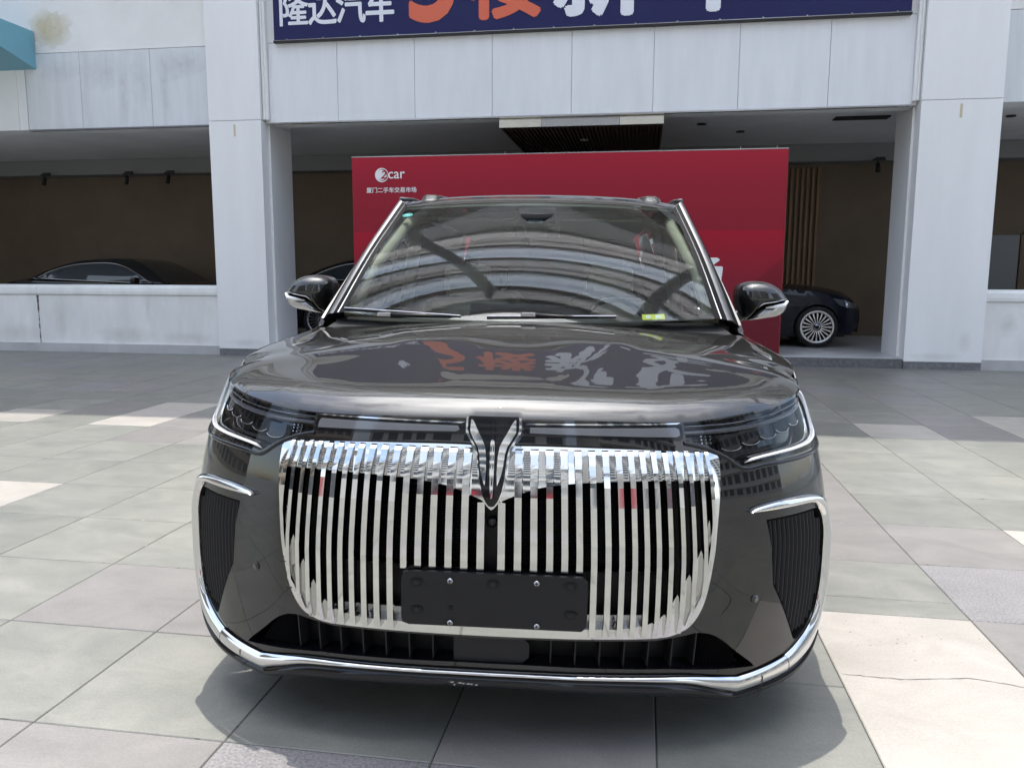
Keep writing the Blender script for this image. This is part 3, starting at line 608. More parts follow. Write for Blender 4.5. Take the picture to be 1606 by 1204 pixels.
for k in range(11): box('post', (-14.02+k*3, -.1, -.01), (-13.9+k*3, -.052, 1.6), M['dark_metal'], hd)

# ================================================================== BLACK MINIVAN
CO = Vector((-0.3826, 2.00723, 0.0))
AX = [Vector((0.9965828, 0.081934, -0.0104718)), Vector((-0.0819385, 0.9966374, 0)), Vector((0.0104366, 0.00085804, 0.9999452))]
van = tag(empty('minivan'), 'black luxury minivan with a tall chrome slatted grille parked facing the viewer', 'car')
van.matrix_world = Matrix(((AX[0].x, AX[1].x, AX[2].x, CO.x), (AX[0].y, AX[1].y, AX[2].y, CO.y), (AX[0].z, AX[1].z, AX[2].z, 0.0), (0, 0, 0, 1)))
PXt = np.array([0, .2, .4, .6, .7, .8, .885, .95, .987, 1.0, 1.005]); PYt = np.array([0, .004, .02, .062, .1, .155, .22, .29, .37, .5, .8])
Ut = np.concatenate([[0], np.cumsum(np.hypot(np.diff(PXt), np.diff(PYt)))])
ZSt = [0, .05, .10, .18, .30, .45, .56, .645, .77, .92, 1.0]; KZt = [.80, .87, .925, .97, .99, 1.0, 1.0, .99, .97, .935, .905]
ZDt = [.0, .05, .12, .18, .25, .35, .5, .6, .7, .8, .88, .95, 1.0]; DYt = [.16, .09, .02, .0, .0, .0, .0, .002, .008, .024, .045, .07, .09]
def S0(uv):
    uv = np.asarray(uv, float); u = uv[..., 0]; z = uv[..., 1]; a = np.abs(u)
    bl = 1.0
    return np.stack([np.sign(u)*pch(a, Ut, PXt)*pch(z, ZSt, KZt), pch(a, Ut, PYt)+pch(z, ZDt, DYt), z], -1)
def Sn(uv):
    uv = np.asarray(uv, float); e = 1e-4; P = S0(uv); du = S0(uv+np.array([e, 0]))-S0(uv-np.array([e, 0])); dv = S0(uv+np.array([0, e]))-S0(uv-np.array([0, e]))
    N = np.cross(du, dv); return N/(np.linalg.norm(N, axis=-1)[..., None]+1e-20)
def So(uv, off=0.):
    off = np.asarray(off, float); return S0(uv)+Sn(uv)*(off[..., None] if off.ndim else off)
def Sf(off): return lambda uv: So(uv, off)
def mir(P): return [(-p[0], p[1]) for p in P][::-1]
def both(half): return half+[(-p[0], p[1]) for p in half[::-1] if abs(p[0]) > 1e-6]

edge_half = spline([(0, .925), (.28, .924), (.53, .921), (.65, .928), (.78, .939), (.92, .954), (1.03, .972), (1.10, .985), (1.17, .992), (1.255, .996)], 6)
EU = [p[0] for p in edge_half]; EZ = [p[1] for p in edge_half]
low_half = spline([(0, .190), (.356, .180), (.56, .167), (.70, .144), (.80, .144), (.90, .150), (1.0, .185), (1.07, .23), (1.15, .235), (1.255, .22)], 5)
UE = 1.255
gr_half = spline([(0, .858), (.13, .861), (.30, .858), (.477, .850), (.60, .836)], 5)+spline([(.628, .826), (.622, .755), (.607, .655), (.592, .55), (.582, .485), (.568, .43), (.543, .383), (.505, .355), (.45, .343), (.30, .340), (.13, .339), (0, .339)], 5)
grille_loop = gr_half+mir(gr_half)[1:-1]
hl = spline([(.543, .919), (.64, .923), (.78, .934), (.92, .949), (1.03, .967), (1.10, .979)], 5)+[(1.15, .972)]+spline([(1.165, .95), (1.172, .90), (1.15, .85), (1.08, .825), (.96, .815), (.857, .812), (.78, .809), (.715, .802)], 5)+[(.652, .838), (.60, .861), (.543, .873)]
lb = [(.083, .884), (.083, .914), (.535, .919), (.535, .873)]
vent = [(.772, .650)]+spline([(.97, .652), (1.01, .645), (1.03, .60)], 4)+[(1.035, .46), (1.026, .385)]+spline([(1.004, .337), (.970, .292), (.93, .266)], 4)+[(.912, .276), (.798, .46), (.785, .57)]
low_in = [(0, .257), (.093, .257), (.485, .250), (.768, .226)]+spline([(.745, .245), (.69, .285), (.64, .325), (.60, .345), (.56, .350)], 4)+[(.535, .345), (.45, .333), (0, .330)]
lowin_loop = low_in+mir(low_in)[1:-1]
emb_half = [(0, .922), (.077, .922), (.077, .888), (.070, .874), (.058, .858), (.048, .843), (.043, .826), (.040, .800), (.036, .768), (.028, .735), (.018, .712), (.008, .700), (0, .698)]
emb_loop = emb_half+mir(emb_half)[1:-1]
strip_hole = None
outer_half = edge_half+[(UE, .60), (UE, .22)]+low_half[::-1][1:]
outer_loop = outer_half+mir(outer_half)[1:-1]
holes = [grille_loop, hl, mir(hl), lowin_loop, vent, mir(vent)]
panel('front_bumper', outer_loop, Sf(0), M['paint'], van, holes, step=.022, edge=.012, thick=.004)
# light bars + centre housing (gloss black band above the grille is paint-black)
for s in (1, -1):
    A = lb if s > 0 else mir(lb)
    lbo = panel('light_bar', A, Sf(.003), M['gloss_black'], van, step=.03, edge=.015, thick=.006)
    inner = [(.10, .889), (.10, .9035), (.525, .9065), (.525, .882)]; inner2 = [(.086, .9095), (.086, .9135), (.532, .9180), (.532, .9145)]
    panel('light_guide', inner if s > 0 else mir(inner), Sf(.0055), M['lens_grey'], lbo, step=.03, edge=.015, thick=.002)
    panel('light_guide', inner2 if s > 0 else mir(inner2), Sf(.0065), M['chrome'], lbo, step=.03, edge=.015, thick=.002)
# --- grille
grl = panel('grille', [(.62, .36), (.605, .86), (-.605, .86), (-.62, .36)], Sf(-.065), M['grille_back'], van, holes=[[(.44, .50), (.47, .53), (.47, .74), (.44, .77), (-.44, .77), (-.47, .74), (-.47, .53), (-.44, .50)]], step=.05, thick=.01)
panel('radiator_core', [(.48, .48), (.48, .78), (-.48, .78), (-.48, .48)], Sf(-.13), M['black'], grl, step=.06, thick=.005)
mb = MB()
for k in range(34):
    z = .50+k*.0078; P = np.array([So(np.array([[u, zz] for u in np.linspace(-.46, .46, 14)]), o) for zz, o in ((z, -.118), (z+.0025, -.108), (z+.004, -.118))]); mb.grid(P)
rf = mb.build('radiator_fin', M['matt_dark'], grl, True); rf['kind'] = 'stuff'
def bend(z): return .019*np.clip((z-.775)/.085, 0, 1.1)**2
def Sg(uv, off=0.):
    P = So(uv, off); P[..., 1] += bend(np.asarray(uv)[..., 1]); return P
gr_out = [(p[0]*1.006, p[1]+(.003 if p[1] > .8 else .002 if p[1] < .36 else 0)) for p in gr_half]
gr_outl = gr_out+mir(gr_out)[1:-1]
inn_half = spline([(0, .70), (.046, .722), (.12, .748), (.207, .762), (.295, .768), (.452, .772), (.612, .769)], 5)+spline([(.604, .735), (.59, .68), (.568, .61), (.545, .555), (.503, .475), (.452, .400), (.371, .374), (.25, .369), (0, .367)], 5)[0:]
inn_loop = inn_half+mir(inn_half)[1:-1]
panel('grille_surround', gr_outl, lambda uv: Sg(uv, .010), M['chrome'], grl, holes=[inn_loop], step=.016, edge=.010, thick=.045)
bar_u = [.0275, .071, .1135, .1555, .195, .2335, .271, .308, .3435, .3775, .4095, .4405, .472, .505, .535, .5655, .5925]
inz = [p for p in inn_half if p[1] < .70][::-1]
def zbot(u):
    pts = sorted([(p[0], p[1]) for p in inn_half[30:]]); return float(np.interp(u, [p[0] for p in pts], [p[1] for p in pts]))
def bar_mesh(u, w):
    zb = .528 if u < .25 else (.356 if u < .44 else .352+max(0, (u-.44))**1.6*1.7)
    zb = zb if u < .44 else float(np.interp(u, [.44, .45, .505, .535, .5655, .5925], [.348, .349, .360, .380, .425, .50]))
    zt = .859 - (.02*((u-.45)/.15) if u > .45 else 0)
    if u < .04: zt = .712
    elif u < .08: zt = .859
    zs = np.r_[np.linspace(zb, .755, 9), np.linspace(.767, zt, 12)] if zt > .78 else np.linspace(zb, zt, 8)
    prof = [(-1.0, -.03), (-1.0, .022), (-.86, .030), (.80, .031), (1.0, .020), (1.0, -.03)]
    G = []
    for z in zs:
        fade = 1-.40*smst((z-.765)/.07)-.5*smst((z-.832)/.026); ww = w*(1+.12*float(smst((z-.75)/.08))); uc = min(u, float(np.interp(z, [.36, .43, .485, .55, .655, .755], [.52, .556, .570, .580, .595, .609]))-.004) if u > .5 else u
        row = []
        for a, o in prof:
            lowf = .60 if (u >= .44 and z == zs[0]) else 1.0; fade_ = fade*lowf; uv = np.array([[uc+a*ww*.5, z]]); row.append(Sg(uv, o*fade_ if o > 0 else o)[0])
        G.append(row)
    if u < .25:   # bevelled lower end
        G.insert(0, [np.array(q)+np.array([0, .02 if i in (1, 2, 3, 4) else 0, -.006]) for i, q in enumerate(G[0])])
    return np.array(G)
for s in (1, -1):
    for i, u in enumerate(bar_u):
        w = .0235-.0120*(i/16)**1.1; G = bar_mesh(u, w)
        if s < 0: G = G*np.array([-1, 1, 1]); G = G[:, ::-1]
        mb = MB()
        n = G.shape[1]
        for r in range(n-1): mb.grid(G[:, r:r+2])
        mb.add([tuple(p) for p in G[0]], [tuple(range(n))]); mb.add([tuple(p) for p in G[-1]], [tuple(range(n-1, -1, -1))])
        mb.build('grille_bar', M['chrome'], grl)
panel('lower_band', [(.42, .356), (.42, .399), (-.42, .399), (-.42, .356)], Sf(-.018), M['satin'], grl, step=.04, edge=.02, thick=.01)
# vertical dark post behind the middle with the camera
MB().tube([tuple(So(np.array([[0, .655]]), -.03)[0]), tuple(So(np.array([[0, .655]]), .006)[0])], .0135, 18).build('front_camera', M['gloss_black'], grl, True)
panel('centre_post', [(-.03, .50), (.03, .50), (.03, .72), (-.03, .72)], Sf(-.02), M['black'], grl, step=.03, thick=.03)
for s in (1, -1):   # parking sensors in the lower frame
    uv = np.array([[s*.342, .380]]); c = So(uv, .0)[0]; n = Sn(uv)[0]
    MB().tube([tuple(c-n*.02), tuple(c+n*.014)], .0125, 18).build('parking_sensor', M['satin'], grl, True)
    MB().tube([tuple(c+n*.0142), tuple(c+n*.0155)], .0085, 18).build('sensor_face', M['matt_dark'], grl, True)
# --- emblem
emb = panel('emblem', [(p[0]*1.01, p[1]-(.004 if p[1] < .7 else 0)) for p in emb_loop], lambda uv: So(uv, .034), M['chrome'], van, step=.02, edge=.008, thick=.05)
eb = [(p[0]*.93, .700+(p[1]-.697)*.985+.002) for p in emb_loop]
panel('emblem_shield', eb, lambda uv: So(uv, .039), M['gloss_black'], emb, step=.015, edge=.007, thick=.006)
wing = [(.0625, .914), (.0635, .885), (.052, .866), (.040, .850), (.034, .832), (.031, .808), (.026, .785), (.0155, .757), (.0135, .790), (.0150, .828), (.019, .850), (.029, .868), (.043, .889), (.055, .908)]
for s in (1, -1): panel('emblem_wing', wing if s > 0 else mir(wing), lambda uv: So(uv, .050)+np.stack([0*uv[..., 0], .14*(uv[..., 1]-.85), 0*uv[..., 0]], -1), M['chrome'], emb, step=.012, edge=.006, thick=.008)
spr = spline([(0, .868), (.0040, .862), (.0052, .84), (.0045, .78), (.002, .730), (0, .724)], 3); sprl = spr+mir(spr)[1:-1]
panel('emblem_spear', sprl, lambda uv: So(uv, .048), M['chrome'], emb, step=.01, edge=.004, thick=.01)
# --- headlights
def scale_poly(P, k, c): return [(c[0]+(p[0]-c[0])*k, c[1]+(p[1]-c[1])*k) for p in P]
drl_out = spline([(1.075, .977), (1.135, .955), (1.158, .90), (1.14, .858), (1.075, .836), (.96, .825), (.857, .820), (.78, .815), (.722, .808)], 6)
drl_in = spline([(1.052, .972), (1.094, .945), (1.110, .90), (1.096, .867), (1.045, .846), (.95, .836), (.86, .831), (.79, .826), (.748, .821)], 6)
def headlight(s):
    f = (lambda P: P) if s > 0 else mir
    def o(off): return (lambda uv: So(uv, off))
    h = panel('headlight', f(hl), o(-.055), M['gloss_black'], van, step=.03, edge=.014, thick=.01)
    # rim wall between fascia and housing
    L = resample(f(hl)+[f(hl)[0]], .014); G = np.array([So(L, -.056), So(L, -.001)]); MB().grid(G).build('housing_wall', M['gloss_black'], h, True)
    def flip2(P): return [(s*p[0], p[1]) for p in P]
    strip('light_strip', flip2(drl_out), flip2(drl_in), lambda uv, q: So(uv, -.010+q), .010, M['white_lens'], h, n=6)
    strip('chrome_rim', flip2(drl_in), flip2([(p[0]*1-.008, p[1]+.004) for p in drl_in]), lambda uv, q: So(uv, -.024+q), .006, M['chrome'], h, n=4)
    strip('light_guide', flip2(spline([(.55, .914), (.70, .919), (.85, .931), (.98, .948), (1.06, .960)], 6)), flip2(spline([(.55, .909), (.70, .914), (.85, .926), (.98, .942), (1.06, .952)], 6)), lambda uv, q: So(uv, -.016+q), .005, M['reflector'], h, n=4)
    strip('light_guide', flip2(spline([(.55, .903), (.70, .908), (.85, .918), (.98, .933), (1.08, .948)], 6)), flip2(spline([(.55, .890), (.70, .895), (.85, .906), (.98, .921), (1.09, .934)], 6)), lambda uv, q: So(uv, -.024+q), .004, M['lens_grey'], h, n=4)
    for k in range(5):   # lamp modules with bright curved lower lips
        c = .70+k*.075; zc = .848+k*.0115; w = .036
        pts = [(c-w, zc+.036), (c-w, zc+.008)]+[(c+w*math.sin(a), zc+.006-.012*math.cos(a)) for a in np.linspace(-1.3, 1.3, 7)]+[(c+w, zc+.008), (c+w, zc+.040)]
        md = panel('lamp_module', f(pts), o(-.030), M['gloss_black'], h, step=.03, edge=.012, thick=.012)
        lip = [(c+w*math.sin(a), zc+.006-.012*math.cos(a)) for a in np.linspace(-1.35, 1.35, 10)]
        strip('module_lip', flip2(lip), flip2([(p[0], p[1]+.0032) for p in lip]), lambda uv, q: So(uv, -.028+q), .003, M['chrome'], h, n=4)
    for k in range(9):
        c = (.603+.012*(k % 3)*1.2, .868+.009*(k//3)); MB().tube([tuple(So(np.array([[s*c[0], c[1]]]), -.04)[0]), tuple(So(np.array([[s*c[0], c[1]]]), -.026)[0])], [.004, .0025], 6).build('reflector_facet', M['reflector'], h)
    panel('reflector_plate', f([(.66, .842), (.80, .845), (.95, .852), (.9, .842), (.75, .832), (.70, .822)]), o(-.034), M['matt_dark'], h, step=.03, edge=.014, thick=.004)
    lens = panel('lens_cover', f([(p[0], p[1]) for p in hl]), o(-.0015), M['lampglass'], h, step=.03, edge=.014)
    return h
headlight(1); headlight(-1)
# shadow-gap dark trim around lamp lower edge
for s in (1, -1):
    A = [(s*p[0], p[1]) for p in spline([(.535, .873), (.60, .858), (.655, .833), (.712, .799), (.78, .803), (.86, .806), (.96, .809), (1.08, .819), (1.155, .845)], 5)]
    B = [(a[0], a[1]-.012) for a in A]
    strip('lamp_lower_trim', A, B, lambda uv, q: So(uv, .001+q), .004, M['gloss_black'], van, n=4)
# --- corner vents and chrome hockey-stick trims, bottom chrome blade
def vent_part(s):
    f = (lambda P: P) if s > 0 else mir
    h = panel('corner_vent', f(vent), Sf(-.040), M['black'], van, step=.03, edge=.015, thick=.01)
    L = resample(f(vent)+[f(vent)[0]], .015); MB().grid(np.array([So(L, -.036), So(L, -.001)])).build('vent_wall', M['black'], h, True)
    for k in range(15):
        u = .79+k*.0175; zt = .648 if u < 1.0 else .62; z0 = np.interp(u, [.785, .798, .912, .968, 1.004, 1.03], [.58, .47, .29, .298, .336, .42])
        zz = np.linspace(z0+.004, zt-.004, 12); mbv = MB()
        P = np.array([So(np.stack([np.full(12, s*(u+d)), zz], 1), np.full(12, o)) for d, o in ((-.0030, -.038), (-.0012, -.004), (.0012, -.004), (.0030, -.038))]); mbv.grid(P)
        mbv.build('vent_fin', M['matt_dark'], h, True)
ho = spline([(.712, .680), (.73, .690), (.79, .698), (.87, .701), (.95, .697), (1.02, .683), (1.046, .655), (1.060, .60), (1.060, .46), (1.051, .355), (1.037, .280), (1.006, .229), (.955, .197), (.90, .181)], 6)
hi = spline([(.712, .676), (.735, .674), (.79, .673), (.87, .673), (.95, .671), (.985, .660), (1.015, .635), (1.030, .59), (1.033, .47), (1.024, .385), (1.006, .320), (.971, .281), (.925, .251), (.885, .233)], 6)
bo = spline([(.90, .181), (.83, .173), (.76, .168), (.703, .164)], 5)+spline([(.70, .1665), (.62, .190), (.545, .209), (.45, .218), (.35, .222), (.15, .225), (0, .226)], 6)
bi = spline([(.885, .233), (.82, .221), (.76, .213), (.703, .207)], 5)+spline([(.70, .2085), (.62, .222), (.545, .232), (.45, .2365), (.35, .238), (.15, .240), (0, .241)], 6)
for s in (1, -1):
    vent_part(s); F2 = lambda P: [(s*p[0], p[1]) for p in P]
    strip('chrome_corner_trim', F2(ho), F2(hi), lambda uv, q: So(uv, .002+q), .018, M['chrome'], van, n=10)
    strip('chrome_lip', F2([(p[0]-.003 if i == 0 else p[0], p[1]) for i, p in enumerate(bo)]), F2([(p[0]-.003 if i == 0 else p[0], p[1]) for i, p in enumerate(bi)]), lambda uv, q: So(uv, .006+q), .014, M['chrome'], van, n=10)
    strip('trim_edge', F2([(p[0]+.011, p[1]-.004) for p in ho if p[0] > .95]), F2([p for p in ho if p[0] > .95]), lambda uv, q: So(uv, .001+q), .006, M['gloss_black'], van, n=4)
# dark splitter below the chrome
sa = spline([(0, .224), (.35, .220), (.55, .207), (.70, .164)], 6)+spline([(.703, .1625), (.76, .166), (.83, .171), (.90, .179), (.955, .195), (1.004, .227), (1.034, .278)], 6); sb = spline([(0, .190), (.35, .180), (.56, .167), (.70, .144)], 6)+spline([(.703, .144), (.76, .143), (.83, .145), (.90, .150), (.96, .165), (1.012, .197), (1.047, .25)], 6)
for s in (1, -1): strip('splitter', [(s*p[0], p[1]) for p in sa], [(s*p[0], p[1]) for p in sb], lambda uv, q: So(uv, .004+q), .014, M['gloss_black'], van, n=6)
# lower intake
li = panel('lower_intake', lowin_loop, Sf(-.07), M['black'], van, step=.04, edge=.02, thick=.01)
L = resample(lowin_loop+[lowin_loop[0]], .015); MB().grid(np.array([So(L, -.071), So(L, -.001)])).build('intake_wall', M['gloss_black'], li, True)
panel('radar_panel', [(-.105, .255), (.105, .255), (.105, .331), (-.105, .331)], Sf(-.012), M['matt_dark'], li, step=.04, thick=.02)
for s in (1, -1):
    for k in range(7):
        u = s*(.165+.068*k); zt = .333 if k < 6 else .34; zz = np.array([.246, zt]); 
        P = np.array([So(np.array([[u+d, z] for z in zz]), o) for d, o in ((-.003, -.069), (-.002, -.018), (.002, -.018), (.003, -.069))]); MB().grid(P).build('intake_fin', M['matt_dark'], li)
    for k in range(11):
        u = .60+.0125*k; z0 = .236-(u-.6)*.14; z1 = np.interp(u, [.6, .64, .69, .735], [.338, .318, .278, .228])
        if z1-z0 < .006: continue
        P = np.array([So(np.array([[s*u+d, z] for z in (z0, z1)]), o) for d, o in ((-.0025, -.069), (0, -.03), (.0025, -.069))]); MB().grid(P).build('intake_fin', M['matt_dark'], li)
# small marks and seams on the bumper
def surf_line(pts, w, m, name, parent, off=.0012):
    A = resample(pts, .006); d = np.gradient(A, axis=0); d /= (np.linalg.norm(d, axis=1)[:, None]+1e-9); nn = np.stack([-d[:, 1], d[:, 0]], 1)*w*.5
    MB().grid(np.array([So(A+nn, off), So(A-nn, off)])).build(name, m, parent)
surf_line(spline([(-.606, .505), (-.575, .505), (-.558, .50), (-.552, .487), (-.552, .447), (-.558, .434), (-.585, .430)], 4), .0018, M['black'], 'tow_cover_seam', grl, .0125)
surf_line(spline([(.60, .49), (.63, .47), (.655, .445), (.655, .425), (.635, .40)], 4), .0014, M['black'], 'bumper_seam', van, .0008)
c_ = So(np.array([[.735, .43]]))[0]; n_ = Sn(np.array([[.735, .43]]))[0]; MB().tube([tuple(c_), tuple(c_+n_*.0025)], .0115, 20).build('parking_sensor', M['paint'], van, True)
c_ = So(np.array([[-.70, .47]]))[0]; n_ = Sn(np.array([[-.70, .47]]))[0]; MB().tube([tuple(c_), tuple(c_+n_*.0025)], .0115, 20).build('parking_sensor', M['paint'], van, True)
for s in (1, -1): surf_line([(s*.80, .135), (s*.792, .165), (s*.785, .205)], .003, M['black'], 'trim_seam', van, .0212)
rs_ = random.Random(2); mbs = MB()
for k in range(7):
    u = -.115+.012*k; z = .204+rs_.uniform(-.004, .004); L_ = rs_.uniform(.006, .016); q = [So(np.array([[u, z]]), .0188)[0], So(np.array([[u+L_, z+.003]]), .0188)[0], So(np.array([[u+L_*.8, z-.003]]), .0188)[0]]; mbs.add(q, [(0, 1, 2)])
x_ = mbs.build('scuff_mark', M['satin'], van); x_['kind'] = 'stuff'
# --- plate holder
ph = empty('plate_holder'); ph.parent = van
def rrect(x0, x1, z0, z1, r, n=5):
    P = []
    for cx, cz, a in ((x1-r, z1-r, 0), (x0+r, z1-r, 90), (x0+r, z0+r, 180), (x1-r, z0+r, 270)):
        P += [(cx+r*math.cos(R(a+90*k/n)), cz+r*math.sin(R(a+90*k/n))) for k in range(n+1)]
    return P
flat = lambda y: (lambda V: np.stack([V[:, 0], np.full(len(V), y)+V[:, 1]*0-.02*(V[:, 0]*0), V[:, 1]], 1))
panel('plate_base', rrect(-.236, .257, .383, .5305, .015), flat(-.048), M['plate'], ph, step=.08, edge=.02, thick=.012)
mb = MB().box((-.225, -.036, .40), (.25, .0, .52)).build('plate_bracket', M['black'], ph)
for x, z in ((-.194, .501), (.009, .504), (.213, .507), (-.194, .425), (.214, .428)):
    a = panel('slot_ring', rrect(x-.017, x+.017, z-.010, z+.010, .009), flat(-.0515), M['black'], ph, step=.02, edge=.006, thick=.003)
    panel('slot_centre', rrect(x-.007, x+.007, z-.006, z+.006, .004), flat(-.053), M['matt_dark'], ph, step=.02, edge=.006, thick=.002)
for x, z in ((-.104, .509), (.124, .512), (-.104, .393), (.126, .394)):
    MB().tube([(x, -.049, z), (x, -.055, z)], [.0085, .0075], 14).build('screw', M['satin'], ph, True); MB().box((x-.001, -.0562, z-.005), (x+.001, -.0552, z+.005)).box((x-.005, -.0562, z-.001), (x-.0012, -.0552, z+.001)).box((x+.0012, -.0562, z-.001), (x+.005, -.0552, z+.001)).build('screw_slot', M['black'], ph)
box('slot_centre', (-.108, -.051, .428), (-.095, -.0482, .438), M['black'], ph)

# --- bonnet
def side_x(y, z):
    y = np.asarray(y, float); z = np.asarray(z, float); w = smst((y-.45)/.45)
    k1 = pch(z, ZSt, KZt); k2 = pch(z, [0, .12, .2, .5, .8, .90, .96, 1.0, 1.03, 1.06, 1.12], [.93, .96, .975, .995, 1.0, 1.0, .993, .975, .955, .925, .90])
    X = pch(y, [0.30, .37, .5, .8, 1.5, 3.0, 4.2, 4.8, 5.1, 5.25], [.95, .987, 1.0, 1.005, 1.005, 1.005, 1.0, .985, .95, .90])
    return X*(k1*(1-w)+k2*w)
def edge_z_side(y): return np.interp(y, [.5, .8, 1.0, 1.36], [1.0, 1.018, 1.032, 1.06])
fe = [tuple(S0(np.array([u, z]))) for u, z in edge_half]
fe = [p for p in fe if p[1] < .58]
se2 = [(float(side_x(y, 1.06))-.0, float(y), 1.06+.05*(y-1.36)) for y in np.linspace(1.42, 2.2, 12)]
se = [(float(side_x(y, edge_z_side(y))), float(y), float(edge_z_side(y))) for y in np.linspace(.62, 1.36, 14)]
EH = np.array(fe+se)
t_ = np.linspace(0, 1, 25)[1:]
cowl = [( .93*(1-t)+0*t if False else .92*(1-t), 1.36-.13*(1-(1-t)**2)) for t in t_]
out2 = [(p[0], p[1]) for p in EH]+[(x, y) for x, y in cowl]
hood_loop = out2+[(-x, y) for x, y in out2[::-1] if x > 1e-6][:-1] if False else out2+[(-x, y) for x, y in out2[::-1]][1:-1]
# edge samples for smooth distance
def dens(P, n):
    P = np.array(P); d = np.r_[0, np.cumsum(np.linalg.norm(np.diff(P[:, :2], axis=0), axis=1))]; t = np.linspace(0, d[-1], n); return np.stack([np.interp(t, d, P[:, k]) for k in range(3)], 1), d[-1]/(n-1)
EH2 = np.vstack([EH, np.array(se2)]); EA, ds = dens(np.vstack([EH2[::-1]*np.array([-1, 1, 1]), EH2[1:]]), 560)
PRD = [0, .015, .04, .07, .10, .14, .20, .33, .53, .83, 1.13, 1.5]; PRZ = [.925, .942, .960, .974, .984, .993, 1.004, 1.027, 1.058, 1.096, 1.119, 1.125]
def hoodf(V):
    V = np.asarray(V, float); d2 = ((V[:, None, :]-EA[None, :, :2])**2).sum(-1)+1e-9
    p = 10; C = math.sqrt(math.pi)*math.gamma((p-1)/2)/math.gamma(p/2)
    dm = np.sqrt(d2.min(1)); w = (d2/ d2.min(1)[:, None])**(-p/2); D = dm*((w.sum(1)*ds/C/dm)**(-1/(p-1)))
    # exact segment distance near the edge
    a = EA[:-1, :2]; b = EA[1:, :2]; ab = b-a; t = np.clip(((V[:, None]-a)*ab).sum(-1)/((ab**2).sum(-1)), 0, 1); dd = np.sqrt(((a+ab*t[..., None]-V[:, None])**2).sum(-1)); ix = dd.argmin(1); de = dd.min(1)
    te = t[np.arange(len(V)), ix]; ze = EA[ix, 2]*(1-te)+EA[ix+1, 2]*te
    k = smst((de-.02)/.05); D = de*(1-k)+D*k; zs = (w*EA[None, :, 2]).sum(1)/w.sum(1); ze = ze*(1-k)+zs*k
    pr = pch(D, PRD, PRZ); q = (1.125-pr)/.20; x = np.abs(V[:, 0]); y = V[:, 1]
    top = 1.125-.012*(x/.8)**2
    z = top-(top-ze)*q
    # raised centre with shallow creases converging on the badge
    cx = .11+.50*np.clip((y-.15)/1.2, 0, 1)**.8; am = .006*smst((y-.16)/.35)*(1-.6*smst((y-.9)/.4))
    z += am*(1-smst((x-cx+.06)/.12))-am*.5
    z += .001*smst((y-1.0)/.25)*np.exp(-(x/.22)**2)
    return np.stack([V[:, 0], V[:, 1], z], 1)
panel('bonnet', hood_loop, hoodf, M['paint'], van, step=.022, edge=.012, thick=.004, nc=(0, .9))
# dark shut line under the bonnet lip
# --- body side, wheel arches
def arch_pts(cy, r=.395, zc=.35): return [(cy+r*math.cos(a), zc+r*math.sin(a)) for a in np.linspace(math.pi*1.05, -math.pi*.05, 26)]
WY = (1.0, 4.2)
ya = lambda z: .37+.0*z
def body_side(s):
    # start of the side just behind the bumper end
    def f(V):
        x = side_x(V[:, 0], V[:, 1]); return np.stack([s*x, V[:, 0], V[:, 1]], 1)
    y0s = []
    start = [(float(S0(np.array([UE, z]))[1])+.001, z) for z in np.linspace(.22, .996, 14)]
    topl = [(y, float(edge_z_side(y))) for y in np.linspace(.62, 1.36, 12)]+[(1.45, 1.075), (2.5, 1.085), (4.9, 1.075), (5.2, 1.05)]
    bot = [(5.22, .40), (5.1, .30), (WY[1]+.42, .22)]+arch_pts(WY[1])[::-1]+[(WY[1]-.42, .2), (WY[0]+.42, .2)]+arch_pts(WY[0])[::-1]+[(WY[0]-.40, .21)]
    P = start+topl+bot
    o = panel('body_side', P, f, M['paint'], van, step=.05, edge=.03, thick=.004, flip=(s < 0))
    for cy in WY:
        a = arch_pts(cy, .394); G = np.array([[(s*float(side_x(y, z)), y, z) for y, z in a], [(s*.70, y, z) for y, z in a]]); MB().grid(G).build('wheel_arch', M['black'], van, True)
    for ys_ in (1.52, 2.62, 3.85):   # door shut lines
        zz = np.linspace(.26, 1.07, 20); G = np.array([[(s*(float(side_x(y, z))+.0012), y, z) for z in zz] for y in (ys_-.003, ys_+.003)]); MB().grid(G).build('door_seam', M['black'], van)
    for yh in (2.35, 2.85): MB().tube([(s*1.012, yh, .93), (s*1.022, yh+.04, .93), (s*1.022, yh+.2, .93), (s*1.012, yh+.24, .93)], .011, 8).build('door_handle', M['chrome'], van, True)
    G = np.array([[(s*(float(side_x(y, z))+o_), y, z) for y in np.linspace(1.45, 3.75, 20)] for z, o_ in ((.235, .0), (.245, .012), (.265, .012), (.275, .0))]); MB().grid(G).build('sill_trim', M['chrome'], van, True)
body_side(1); body_side(-1)
